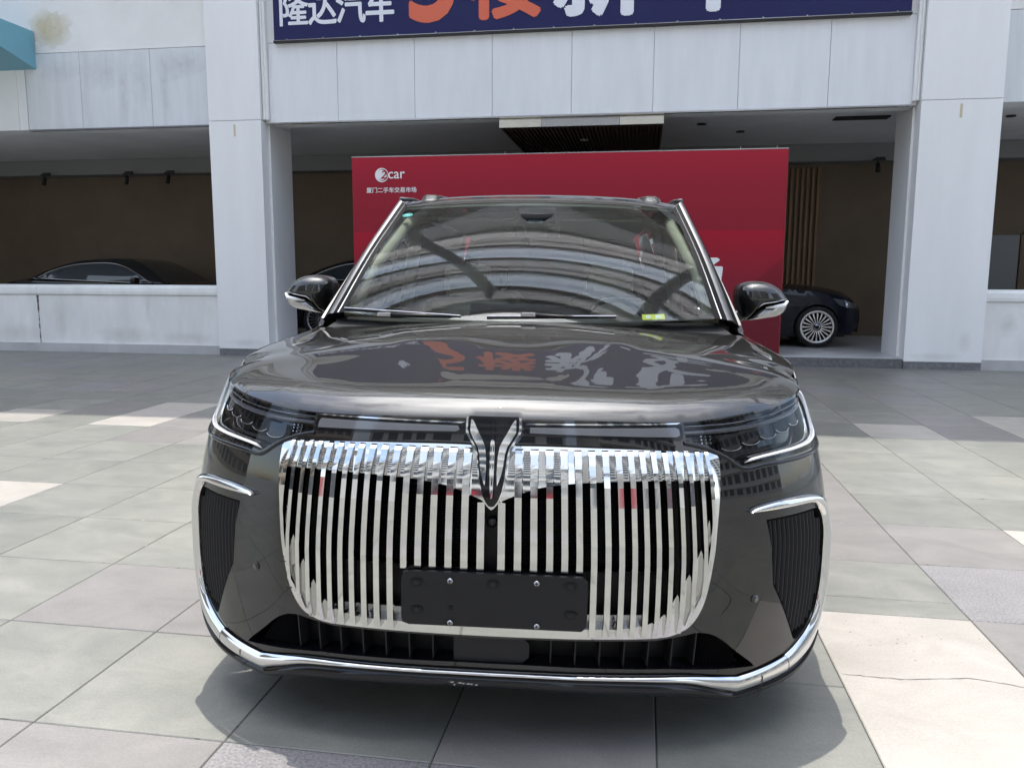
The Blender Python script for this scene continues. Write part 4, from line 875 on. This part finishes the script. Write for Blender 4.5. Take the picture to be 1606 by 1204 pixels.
# --- greenhouse: glass edge line, outer line
def lerp3(T, A, t): return np.stack([pch(t, T, [a[k] for a in A]) for k in range(3)], -1)
tb = np.linspace(0, 1, 15)
GK = [(.795, 1.37, 1.135), (.764, 1.83, 1.398), (.712, 2.32, 1.660)]
GE = lerp3([0, .5, 1], GK, tb)
PO = lerp3([0, .5, 1], [(.925, 1.47, 1.092), (.854, 1.90, 1.395), (.775, 2.42, 1.708)], tb)
PO2 = PO+np.array([.022, .035, -.012])
def upper_x(y, z):
    t = np.clip((np.asarray(z)-1.06)/.62, 0, 1.1); e = smst((np.asarray(y)-4.4)/.9); return (.935*(1-t)+.775*t+.035*t*(1-t))*(1-.07*e)
for s in (1, -1):
    m_ = np.array([s, 1, 1])
    def prow(f): return ((GE*(1-f)+PO*f)+np.array([.4, -.6, .6])*(.016*math.sin(math.pi*min(1, f*1.0))))*m_
    def pstrip(nm, fa, fb, mt, rise=0.):
        rows = []
        for q in np.linspace(0, 1, 5):
            f = fa*(1-q)+fb*q; base = np.stack([((GE[k]*(1-f[k])+PO[k]*f[k])+np.array([.4, -.6, .6])*(.016*math.sin(math.pi*f[k])+rise*math.sin(math.pi*q)))*m_ for k in range(len(tb))]); rows.append(base)
        G = np.array(rows); MB().grid(G if s > 0 else G[::-1]).build(nm, mt, van, True)
    one = np.ones(len(tb)); f1 = one*.18; f2 = one*.212; f3 = .40+.06*tb; f4 = .68+.27*tb
    pstrip('pillar_seal', one*0, f1, M['pillar'])
    pstrip('glass_trim', f1, f2, M['satin'], .004)
    pstrip('windscreen_pillar', f2, f3, M['pillar'])
    pstrip('pillar_moulding', f3, f4, M['moulding'], .007)
    pstrip('sail_panel', f4, one*1.0, M['pillar'])
    path = [tuple(PO[-1]*m_+np.array([-s*.004, 0, .004]))]+[(s*.768, 2.75, 1.738), (s*.762, 3.4, 1.746), (s*.75, 4.3, 1.728), (s*.70, 4.95, 1.65)]
    MB().tube(path, .0095, 10).build('roof_moulding', M['moulding'], van, True)
    # side upper
    outl = [(1.44, 1.074), (1.46, 1.10), (1.91, 1.39), (2.42, 1.695), (2.7, 1.728), (3.4, 1.734), (4.3, 1.72), (4.9, 1.64), (5.1, 1.38), (5.2, 1.06), (4.9, 1.08), (2.5, 1.09)]
    wins = [[(1.76, 1.13), (1.84, 1.25), (2.38, 1.58), (2.55, 1.635), (2.62, 1.64), (2.62, 1.13)], [(2.72, 1.13), (2.72, 1.645), (3.80, 1.645), (3.80, 1.13)], [(3.92, 1.13), (3.92, 1.64), (4.70, 1.58), (4.92, 1.15)]]
    fu = lambda V, s=s: np.stack([s*upper_x(V[:, 0], V[:, 1]), V[:, 0], V[:, 1]], 1)
    panel('door_frame', outl, fu, M['gloss_black'], van, holes=wins, step=.08, edge=.04, thick=.02, flip=(s < 0))
    for w_ in wins: panel('side_window', w_, lambda V, s=s: np.stack([s*(upper_x(V[:, 0], V[:, 1])-.008), V[:, 0], V[:, 1]], 1), M['sideglass'], van, step=.1, edge=.05, thick=.004, flip=(s < 0))
# windscreen
aa = np.linspace(-1, 1, 41); bb = np.linspace(0, 1, 21); GEf = lambda b: lerp3([0, .5, 1], GK, b)
G = []
for b in bb:
    e = GEf(np.array([b]))[0]; bul = .14*(1-b)+.06*b; zz = .024*b
    G.append([(e[0]*a, e[1]-bul*(1-a*a), e[2]+zz*(1-a*a)-.02*(1-b)*(1-a*a)) for a in aa])
G = np.array(G); ws = MB().grid(G).build('windscreen', M['wind'], van, True)
# black ceramic border at the top and the bottom
def wpt(a, b, off=0):
    e = GEf(np.array([b]))[0]; bul = .14*(1-b)+.06*b; zz = .024*b; y = e[1]-bul*(1-a*a); z = e[2]+zz*(1-a*a)-.02*(1-b)*(1-a*a)
    return (e[0]*a, y+off*.5, z-off*.86)
def wpatch(name, a0, a1, b0, b1, off, m, parent, n=16):
    g = np.array([[wpt(a, b, off) for a in np.linspace(a0, a1, n)] for b in np.linspace(b0, b1, 4)]); return MB().grid(g).build(name, m, parent, True)
wpatch('glass_border', -1, 1, .972, 1.0, .004, M['black'], ws, 40); wpatch('glass_border', -1, 1, -.03, .035, .004, M['black'], ws, 40)
wpatch('sensor_housing', -.135, .135, .80, .975, .010, M['gloss_black'], ws); wpatch('sensor_window', -.05, .05, .80, .83, .007, M['lens_grey'], ws)
MB().tube([wpt(0, .9, .01), wpt(0, .86, .12)], [.09, .05], 12).build('camera_pod', M['black'], ws, True)
st1 = wpatch('yellow_sticker', .615, .735, .012, .05, .0022, M['yellow'], ws, 4); wpatch('sticker_print', .635, .662, .020, .042, .0014, M['green_dot'], ws, 3); wpatch('sticker_print', .685, .712, .020, .042, .0014, M['green_dot'], ws, 3)
el_ = [(-.955+.040*math.cos(t), .905+.022*math.sin(t)) for t in np.linspace(0, 2*math.pi, 21)[:-1]]
mesh_obj('inspection_sticker', [wpt(a, b, .002) for a, b in el_], [tuple(range(20))], M['cyan'], ws)
for k in range(3):
    c = -.968+.013*k; mesh_obj('sticker_print', [wpt(c+.0045*math.cos(t), .905+.008*math.sin(t), .0012) for t in np.linspace(0, 2*math.pi, 9)[:-1]], [tuple(range(8))], M['green_dot'], ws)
# roof
ny = 26; nx = 25; G = []
ysr = np.r_[np.linspace(0, .12, 6), np.linspace(.2, 1, 20)]
for t in ysr:
    row = []
    for a in np.linspace(-1, 1, nx):
        f0 = np.array(wpt(a, 1.0)); hw = (pch(np.array(t), [0, .06, .5, 1], [.712, .745, .75, .66])).item()
        y = f0[1]+(5.0-f0[1])*t; zt = pch(np.array(t), [0, .03, .08, .2, .5, .8, 1], [f0[2], f0[2]+.032, f0[2]+.060, f0[2]+.084, f0[2]+.092, f0[2]+.05, f0[2]-.02]).item()
        x = a*hw; z = zt-.0*a; ed = abs(a)**6*.022*min(1, t/.08); row.append((x, y, z-ed))
    G.append(row)
G = np.array(G); MB().grid(G).build('roof', M['paint'], van, True)
for s in (1, -1):   # roof edge filler + rails
    Gr = G[:, -1 if s > 0 else 0]; ln = np.array([(s*.768, 2.40, 1.702) if y < 2.42 else (s*(float(upper_x(y, 1.69))-.002), y, float(np.interp(y, [2.4, 2.7, 3.4, 4.3, 5.0], [1.704, 1.735, 1.742, 1.726, 1.64]))) for y in Gr[:, 1]])
    MB().grid(np.array([Gr, ln])).build('roof_edge', M['paint'], van, True)
    mr_ = MB(); G2 = []
    for y, z, w_ in ((2.40, 1.66, .05), (2.46, 1.735, .05), (2.60, 1.745, .075), (2.80, 1.756, .085), (3.0, 1.762, .085), (4.2, 1.758, .08), (4.6, 1.72, .04)):
        G2.append([(s*(.61+q*w_), y, z+dz) for q, dz in ((-1, -.03), (-.8, -.004), (-.4, .004), (.4, .004), (.8, -.004), (1, -.03))])
    mr_.grid(np.array(G2) if s > 0 else np.array(G2)[:, ::-1]).build('roof_rail', M['paint'], van, True)
# cowl panel between bonnet and glass
G = np.array([[(x, 1.36-.13*(1-(x/.92)**2)-.005, float(hoodf(np.array([[x, 1.30-.12*(1-(x/.92)**2)]]))[0, 2])-.016) for x in np.linspace(-.90, .90, 31)], [(x*.90, 1.42-.13*(1-(x/.92)**2), 1.118-.005) for x in np.linspace(-.90, .90, 31)]])
MB().grid(G).build('cowl_panel', M['black'], van, True)
# tailgate, rear glass, tail, underside
tg = [( -1, 0)]
def rear(V): 
    x = V[:, 0]; z = V[:, 1]; y = 5.25-.07*(x/.9)**2-.02-np.clip(z-1.05, 0, 1)*.45; return np.stack([x, y, z], 1)
ro = [(-.93, .30), (.93, .30), (.95, .7), (.90, 1.05), (.70, 1.62), (.5, 1.66), (-.5, 1.66), (-.70, 1.62), (-.90, 1.05), (-.95, .7)]
rg = [(-.72, 1.12), (.72, 1.12), (.60, 1.56), (-.60, 1.56)]
panel('tailgate', ro, rear, M['paint'], van, holes=[rg], step=.08, edge=.05, thick=.02, flip=True)
panel('rear_window', rg, rear, M['sideglass'], van, step=.1, edge=.06, thick=.004, flip=True)
for s in (1, -1): panel('tail_light', [(s*.45, .95), (s*.9, .93), (s*.88, 1.02), (s*.45, 1.0)], lambda V: rear(V)+np.array([0, .012, 0]), M['red_hoard'], van, step=.06, thick=.01, flip=True)
mb = MB(); mb.box((-.66, .42, .17), (.66, 5.1, .20)); mb.build('underbody', M['black'], van)
mb = MB(); mb.box((-.93, 1.45, .18), (.93, 3.75, .22)); mb.build('cabin_floor', M['black'], van)
box('engine_block', (-.66, .35, .201), (.66, 1.1, .80), M['black'], van)
box('firewall', (-.88, 1.30, .22), (.88, 1.34, 1.02), M['black'], van)
# wheels
def wheel(x, y, r, w, spokes, parent, rimr, style=0):
    s = 1 if x > 0 else -1; t = empty('wheel'); t.parent = parent; t.location = (x, y, r)
    prof = [(-.5, .78), (-.5, .93), (-.42, .985), (-.25, 1), (.25, 1), (.42, .985), (.5, .93), (.5, .78)]; n = 40
    G = np.array([[(a*w, r*q*math.cos(2*math.pi*k/n), r*q*math.sin(2*math.pi*k/n)) for k in range(n+1)] for a, q in prof]); MB().grid(G).build('tyre', M['rubber'], t, True)
    mb = MB(); ro_ = rimr; G = np.array([[(s*a*w, q*math.cos(2*math.pi*k/n), q*math.sin(2*math.pi*k/n)) for k in range(n+1)] for a, q in ((.5, r*.79), (.52, ro_*1.02), (.46, ro_*.96), (.1, ro_*.90), (-.4, ro_*.88), (-.4, .02))]); mb.grid(G)
    mb.build('rim', M['alloy'] if style == 0 else M['alloy'], t, True)
    for k in range(spokes):
        a = 2*math.pi*k/spokes; ca, sa_ = math.cos(a), math.sin(a); wd = .013 if spokes > 12 else .022
        v = []
        for rr_, hw, xo in ((.05, wd*.6, .44), (ro_*.55, wd*.55, .47), (ro_*.97, wd, .46)):
            for sg_ in (-1, 1):
                for dx in (0, -.08): v.append((s*(xo+dx)*w, rr_*ca-sg_*hw*sa_, rr_*sa_+sg_*hw*ca))
        f = []
        for q in range(2): b0 = q*4; f += [(b0, b0+2, b0+6, b0+4), (b0+1, b0+5, b0+7, b0+3), (b0, b0+4, b0+5, b0+1), (b0+2, b0+3, b0+7, b0+6)]
        MB().add(v, f).build('spoke', M['alloy'], t)
    MB().tube([(s*.40*w, 0, 0), (s*.49*w, 0, 0)], .065, 20).build('hub', M['alloy'], t, True); MB().tube([(s*.491*w, 0, 0), (s*.50*w, 0, 0)], .03, 16).build('hub_cap', M['black'], t, True)
    MB().tube([(s*.05*w, 0, 0), (s*.09*w, 0, 0)], rimr*.8, 24).build('brake_disc', M['matt_dark'], t, True)
    return t
for y in WY:
    for s in (1, -1): w_ = wheel(s*.87, y, .36, .235, 10, van, .25); w_.location.z = .36+s*.0091
# mirrors
def mirror(s):
    h = empty('door_mirror'); h.parent = van
    prof = [(.962, 1.255), (.985, 1.280), (1.03, 1.291), (1.088, 1.286), (1.138, 1.263), (1.170, 1.230), (1.176, 1.205), (1.12, 1.190), (1.065, 1.180), (1.025, 1.150), (1.0, 1.115), (.975, 1.15), (.958, 1.20)]
    O = np.array(spline(prof, 4, True)); c = O.mean(0); n = len(O); G = []
    for k, (q, yo) in enumerate(((1.0, .09), (1.0, .02), (.97, -.03), (.86, -.065), (.65, -.088), (.35, -.10), (.02, -.104))):
        G.append([(s*(c[0]+(p[0]-c[0])*q), 1.76+yo, c[1]+(p[1]-c[1])*q) for p in np.vstack([O, O[:1]])])
    MB().grid(np.array(G) if s < 0 else np.array(G)[:, ::-1]).build('mirror_cap', M['paint'], h, True)
    mesh_obj('mirror_glass', [(s*(c[0]+(p[0]-c[0])*.95), 1.849, c[1]+(p[1]-c[1])*.95) for p in O], [tuple(range(n))], M['chrome'], h)
    low = [(1.176, 1.203), (1.178, 1.165), (1.148, 1.135), (1.09, 1.122), (1.03, 1.112), (1.003, 1.113), (1.025, 1.148), (1.065, 1.177), (1.12, 1.187)]
    O = np.array(spline(low, 4, True)); c = O.mean(0); G = []
    for q, yo in ((1.0, .08), (1.0, .0), (.96, -.035), (.8, -.06), (.5, -.075), (.02, -.08)): G.append([(s*(c[0]+(p[0]-c[0])*q), 1.76+yo, c[1]+(p[1]-c[1])*q) for p in np.vstack([O, O[:1]])])
    MB().grid(np.array(G) if s < 0 else np.array(G)[:, ::-1]).build('mirror_base', M['satin'], h, True)
    MB().tube([(s*1.075, 1.68, 1.170), (s*1.12, 1.674, 1.178), (s*1.16, 1.69, 1.185), (s*1.178, 1.715, 1.200)], [.004, .008, .009, .007], 8).build('indicator', M['white_lens'], h, True)
    MB().tube([(s*1.03, 1.665, 1.168), (s*1.06, 1.66, 1.190), (s*1.12, 1.668, 1.200), (s*1.17, 1.70, 1.213)], .003, 6).build('mirror_trim', M['satin'], h, True)
    MB().tube([(s*.90, 1.79, 1.09), (s*.96, 1.78, 1.12), (s*1.01, 1.77, 1.15)], [.035, .03, .03], 10).build('mirror_arm', M['gloss_black'], h, True)
mirror(1); mirror(-1)
# wipers
def wiper(p0, p1, knob, arm):
    w = empty('wiper'); w.parent = van
    MB().tube([p0, p1], [.006, .004], 6).build('wiper_blade', M['black'], w); q0 = Vector(p0)+Vector((0, -.006, .008)); q1 = Vector(p1)+Vector((0, -.006, .006))
    MB().tube([tuple(q0), tuple(q1)], .0028, 5).build('blade_edge', M['satin'], w)
    MB().tube(arm, [.012, .008, .006], 8).build('wiper_arm', M['black'], w, True)
    box('wiper_cap', (knob[0]-.03, knob[1]-.02, knob[2]-.008), (knob[0]+.03, knob[1]+.02, knob[2]+.012), M['satin'], w, .005)
wiper((-.765, 1.285, 1.150), (-.26, 1.215, 1.131), (-.585, 1.255, 1.131), [(-.58, 1.25, 1.133), (-.45, 1.225, 1.133), (-.30, 1.215, 1.132)])
wiper((-.15, 1.205, 1.129), (.375, 1.222, 1.140), (.02, 1.20, 1.143), [(.03, 1.20, 1.143), (.15, 1.21, 1.139), (.30, 1.22, 1.139)])
# interior
G = np.array([[(x, y, z-.03*abs(x/.75)**4) for x in np.linspace(-.74, .74, 21)] for y, z in ((1.33, 1.06), (1.5, 1.085), (1.72, 1.09), (1.80, 1.06), (1.83, .8))]); MB().grid(G).build('dashboard', M['dash'], van, True)
box('dash_screen', (-.28, 1.66, 1.07), (.28, 1.68, 1.17), M['gloss_black'], van, .01)
MB().tube([(.40+.17*math.cos(t), 1.86+.04*math.sin(t), 1.02+.17*math.sin(t)) for t in np.linspace(0, 2*math.pi, 25)], .014, 8, False).build('steering_wheel', M['black'], van, True)
MB().box((.36, 1.85, .96), (.44, 1.90, 1.05)).box((.25, 1.86, 1.0), (.55, 1.87, 1.025)).build('wheel_spokes', M['black'], van)
def seat(x, y):
    t = empty('seat'); t.parent = van
    box('seat_cushion', (x-.26, y-.45, .50), (x+.26, y+.05, .66), M['seat'], t, .05); box('seat_back', (x-.25, y+.03, .62), (x+.25, y+.17, 1.17), M['seat'], t, .06); box('headrest', (x-.13, y+.07, 1.18), (x+.13, y+.17, 1.36), M['seat'], t, .04)
    box('seat_base', (x-.2, y-.4, .22), (x+.2, y, .50), M['black'], t)
for x, y in ((-.40, 2.35), (.40, 2.35), (-.42, 3.3), (.42, 3.3), (-.45, 4.2), (.45, 4.2)): seat(x, y)
G = np.array([[(x, y, z-.04*abs(x/.66)**4) for x in np.linspace(-.66, .66, 15)] for y, z in ((2.30, 1.635), (2.7, 1.655), (3.5, 1.665), (4.8, 1.62))]); MB().grid(G).build('headliner', M['cream'], van, True)
for s in (1, -1):
    MB().tube([(s*.80, 1.50, 1.12), (s*.775, 1.80, 1.33), (s*.70, 2.32, 1.58), (s*.68, 2.7, 1.63)], [.035, .032, .032, .03], 10).build('pillar_trim', M['cream'], van, True)
    MB().tube([(s*.80, 2.68, 1.10), (s*.72, 2.68, 1.62)], .04, 8).build('pillar_trim', M['cream'], van, True)
    box('door_card', (min(s*.86, s*.90), 1.6, .3), (max(s*.86, s*.90), 4.8, 1.09), M['cream'], van)
    box('sun_visor', (min(s*.12, s*.55), 2.32, 1.59), (max(s*.12, s*.55), 2.48, 1.605), M['cream'], van, .006)
box('inner_mirror', (-.12, 2.22, 1.50), (.12, 2.25, 1.56), M['black'], van, .01)
box('dash_strip', (-.42, 1.62, 1.096), (.18, 1.64, 1.104), M['white_lens'], van)
for o in list(van.children):
    pass

# ================================================================== SEDANS IN THE SHADED BAY
def sedan(name, loc, rz, paint, label, group, h=1.46, length=4.95, detail=True):
    """Car with its nose towards local +X, side facing local -Y."""
    t = tag(empty(name, loc, rz), label, 'car', group); L = length/2
    sh = lambda x: pch(np.asarray(x, float), [-L, -L+.15, -L+.6, -1.3, .6, 1.1, 1.7, L-.25, L], [.70, .96, 1.03, 1.02, .98, .95, .90, .80, .62])*h/1.46   # shoulder
    hw = lambda x: pch(np.asarray(x, float), [-L, -L+.2, -L+.8, 0, L-.9, L-.35, L-.08, L], [.55, .80, .90, .93, .92, .84, .62, .45])
    def f(s):
        def g(V):
            x, z = V[:, 0], V[:, 1]; top = sh(x); q = np.clip(z/top, 0, 1); k = pch(q, [0, .2, .45, .75, .92, 1.0], [.90, .95, .99, 1.0, .975, .93]); cr = np.exp(-((z-.72*top)/.02)**2)*.006
            return np.stack([x, s*(hw(x)*k+cr), z], 1)
        return g
    wx = (1.72*length/4.95, -1.30*length/4.95)
    def ar(cx): return [(cx+.365*math.cos(a), .335+.365*math.sin(a)) for a in np.linspace(-.15, math.pi+.15, 22)]
    xs = np.linspace(-L, L, 40); top = [(x, float(sh(x))) for x in xs]
    bot = [(-L, .38), (-L+.25, .24)]+ar(wx[1])[::-1]+[(wx[1]+.42, .20), (wx[0]-.42, .20)]+ar(wx[0])[::-1]+[(wx[0]+.40, .20), (L-.2, .20), (L, .36)]
    P = bot+top[::-1]
    for s in (1, -1):
        panel('body_side', P, f(s), paint, t, step=.08, edge=.05, thick=.006, flip=(s > 0))
        for cx in wx: a = ar(cx); MB().grid(np.array([[(p[0], s*float(hw(p[0]))*.96, p[1]) for p in a], [(p[0], s*.5, p[1]) for p in a]])).build('wheel_arch', M['black'], t, True)
    G = np.array([[(x, a*float(hw(x))*.93, float(sh(x))+(.06+.035*float(smst((x-.8)/.6)))*(1-abs(a)**2.2)*(.25 if abs(x) > L-.1 else 1)) for a in np.linspace(-1, 1, 17)] for x in xs]); MB().grid(G).build('bonnet', paint, t, True)
    for x, fl in ((L, 1), (-L, -1)):
        w = float(hw(x))*.93; zt = float(sh(x)); MB().grid(np.array([[(x+fl*.02*(1-a*a)*(1 if 0 < i < 4 else .2), a*w, z) for a in np.linspace(-1, 1, 9)] for i, z in enumerate((.22, .32, .45, .55, zt))])).build('bumper', paint, t, True)
    # greenhouse
    rz_ = lambda x: pch(np.asarray(x, float), [-1.75, -1.35, -.7, -.1, .35, .75, 1.15], [1.045, 1.26, 1.425, 1.46, 1.43, 1.25, .985])*h/1.46
    gx = np.linspace(-1.75, 1.15, 30)
    G = []
    for x in gx:
        zr = float(rz_(x)); zb = float(sh(x))+.03; w0 = float(hw(x))*.93; w1 = .60; q = np.clip((zr-zb)/.42, 0, 1); w1 = w0-.27*q
        row = [(x, -w0, zb), (x, -(w0*.45+w1*.55+.02), zb+(zr-zb)*.55), (x, -w1, zb+(zr-zb)*.92)]+[(x, a*w1*.93, zr+.012*(1-a*a)) for a in np.linspace(-1, 1, 9)]+[(x, w1, zb+(zr-zb)*.92), (x, (w0*.45+w1*.55+.02), zb+(zr-zb)*.55), (x, w0, zb)]
        G.append(row)
    G = np.array(G)
    glassx = lambda i: i < 9 or i > 20
    rb_, gb_, gr_ = MB(), MB(), MB(); nn = G.shape[1]
    for i in range(len(gx)-1):
        for j in range(nn-1):
            q = [tuple(G[i, j]), tuple(G[i+1, j]), tuple(G[i+1, j+1]), tuple(G[i, j+1])]
            (rb_ if not (3 <= j < nn-4 and glassx(i)) else (gb_ if i > 15 else gr_)).add(q, [(0, 1, 2, 3)])
    for b_, nm, mm in ((rb_, 'roof', paint), (gb_, 'windscreen', M['bldg_glass']), (gr_, 'rear_window', M['bldg_glass'])):
        o = b_.build(nm, mm, t, False)
        bmx = bmesh.new(); bmx.from_mesh(o.data); bmesh.ops.remove_doubles(bmx, verts=bmx.verts, dist=1e-5); bmesh.ops.recalc_face_normals(bmx, faces=bmx.faces); bmx.to_mesh(o.data); bmx.free(); o.data.polygons.foreach_set('use_smooth', [True]*len(o.data.polygons))
    for s in (1, -1):
        wl = [(-1.40, 1.075), (-1.44, 1.11), (-1.25, 1.22), (-.85, 1.335), (-.3, 1.375), (.05, 1.355), (.40, 1.25), (.80, 1.04), (.86, .995), (0, 1.02)]; wl = [(x, z*h/1.46) for x, z in wl]
        def ff(V, s=s, o=0.012):
            x, z = V[:, 0], V[:, 1]; zr = rz_(x); zb = sh(x)+.03; w0 = hw(x)*.93; q = np.clip((zr-zb)/.42, 0, 1); w1 = w0-.27*q; tt = np.clip((z-zb)/(zr-zb+1e-6), 0, 1)
            y = np.where(tt < .55, w0+(w0*.45+w1*.55+.02-w0)*tt/.55, (w0*.45+w1*.55+.02)+(w1-(w0*.45+w1*.55+.02))*(tt-.55)/.37); return np.stack([x, s*(y+o), z], 1)
        sm = spline(wl, 3, True)
        panel('side_window', sm, ff, M['bldg_glass'], t, step=.1, edge=.05, thick=.006, flip=(s > 0))
        pts = [tuple(p) for p in ff(np.array(sm+[sm[0]]), o=.018)]; MB().tube(pts, .010, 6, False).build('window_trim', M['satin'], t, True)
        box('mirror_housing', (.62, min(s*.98, s*1.12), .98*h/1.46), (.74, max(s*.98, s*1.12), 1.1*h/1.46), paint, t, .03)
        hx = [(L-.52, .80), (L-.30, .76), (L-.10, .70), (L-.08, .63), (L-.25, .64), (L-.42, .69)]
        panel('headlight', hx, (lambda s: lambda V: f(s)(V)+np.array([0, s*.008, 0]))(s), M['lens_grey'], t, step=.05, edge=.03, thick=.008, flip=(s > 0))
        panel('headlight_eye', [(L-.36, .735), (L-.24, .72), (L-.22, .67), (L-.32, .685)], (lambda s: lambda V: f(s)(V)+np.array([0, s*.014, 0]))(s), M['reflector'], t, step=.05, edge=.03, thick=.004, flip=(s > 0))
        vt = [(.93, .66), (1.17, .665), (1.20, .64), (1.07, .50), (.97, .47)]
        pts = [tuple(p) for p in (f(s)(np.array(spline(vt, 4)))+np.array([0, s*.012, 0]))]; MB().tube(pts, .012, 6).build('fender_vent_trim', M['chrome'], t, True)
        for yy in (.95, -.05, -1.0):
            MB().tube([tuple(p) for p in (f(s)(np.array([(yy, z) for z in np.linspace(.25, float(sh(yy))-.02, 8)]))+np.array([0, s*.002, 0]))], .004, 5).build('door_seam', M['black'], t)
    box('grille', (L-.02, -.36, .42), (L+.02, .36, .62), M['black'], t, .01)
    for cx in wx:
        for s in (1, -1):
            # wheel() spins about X; turn it so the axle lies along Y
            w = wheel(.001*s, 0, .335, .22, 20, t, .235); w.rotation_euler = (0, 0, R(90)); w.location = (cx, s*.82, .335)
    box('underbody', (-L+.3, -.8, .17), (L-.3, .8, .3), M['black'], t)
    return t
FZ = .135
sedan('sedan', (1.11, 14.42, FZ), 0, M['paint2'], 'dark navy sedan with many-spoked silver wheel parked right of the red board', 'sedans parked in the showroom bays')
sedan('sedan', (-9.95, 14.6, FZ), 0, M['paint3'], 'dark sedan roof with silver window trim showing above the left parapet', 'sedans parked in the showroom bays', h=1.44)
sedan('sedan', (-4.42, 14.6, FZ), 0, M['paint3'], 'dark car glimpsed between the left column and the minivan', 'sedans parked in the showroom bays', h=1.46)
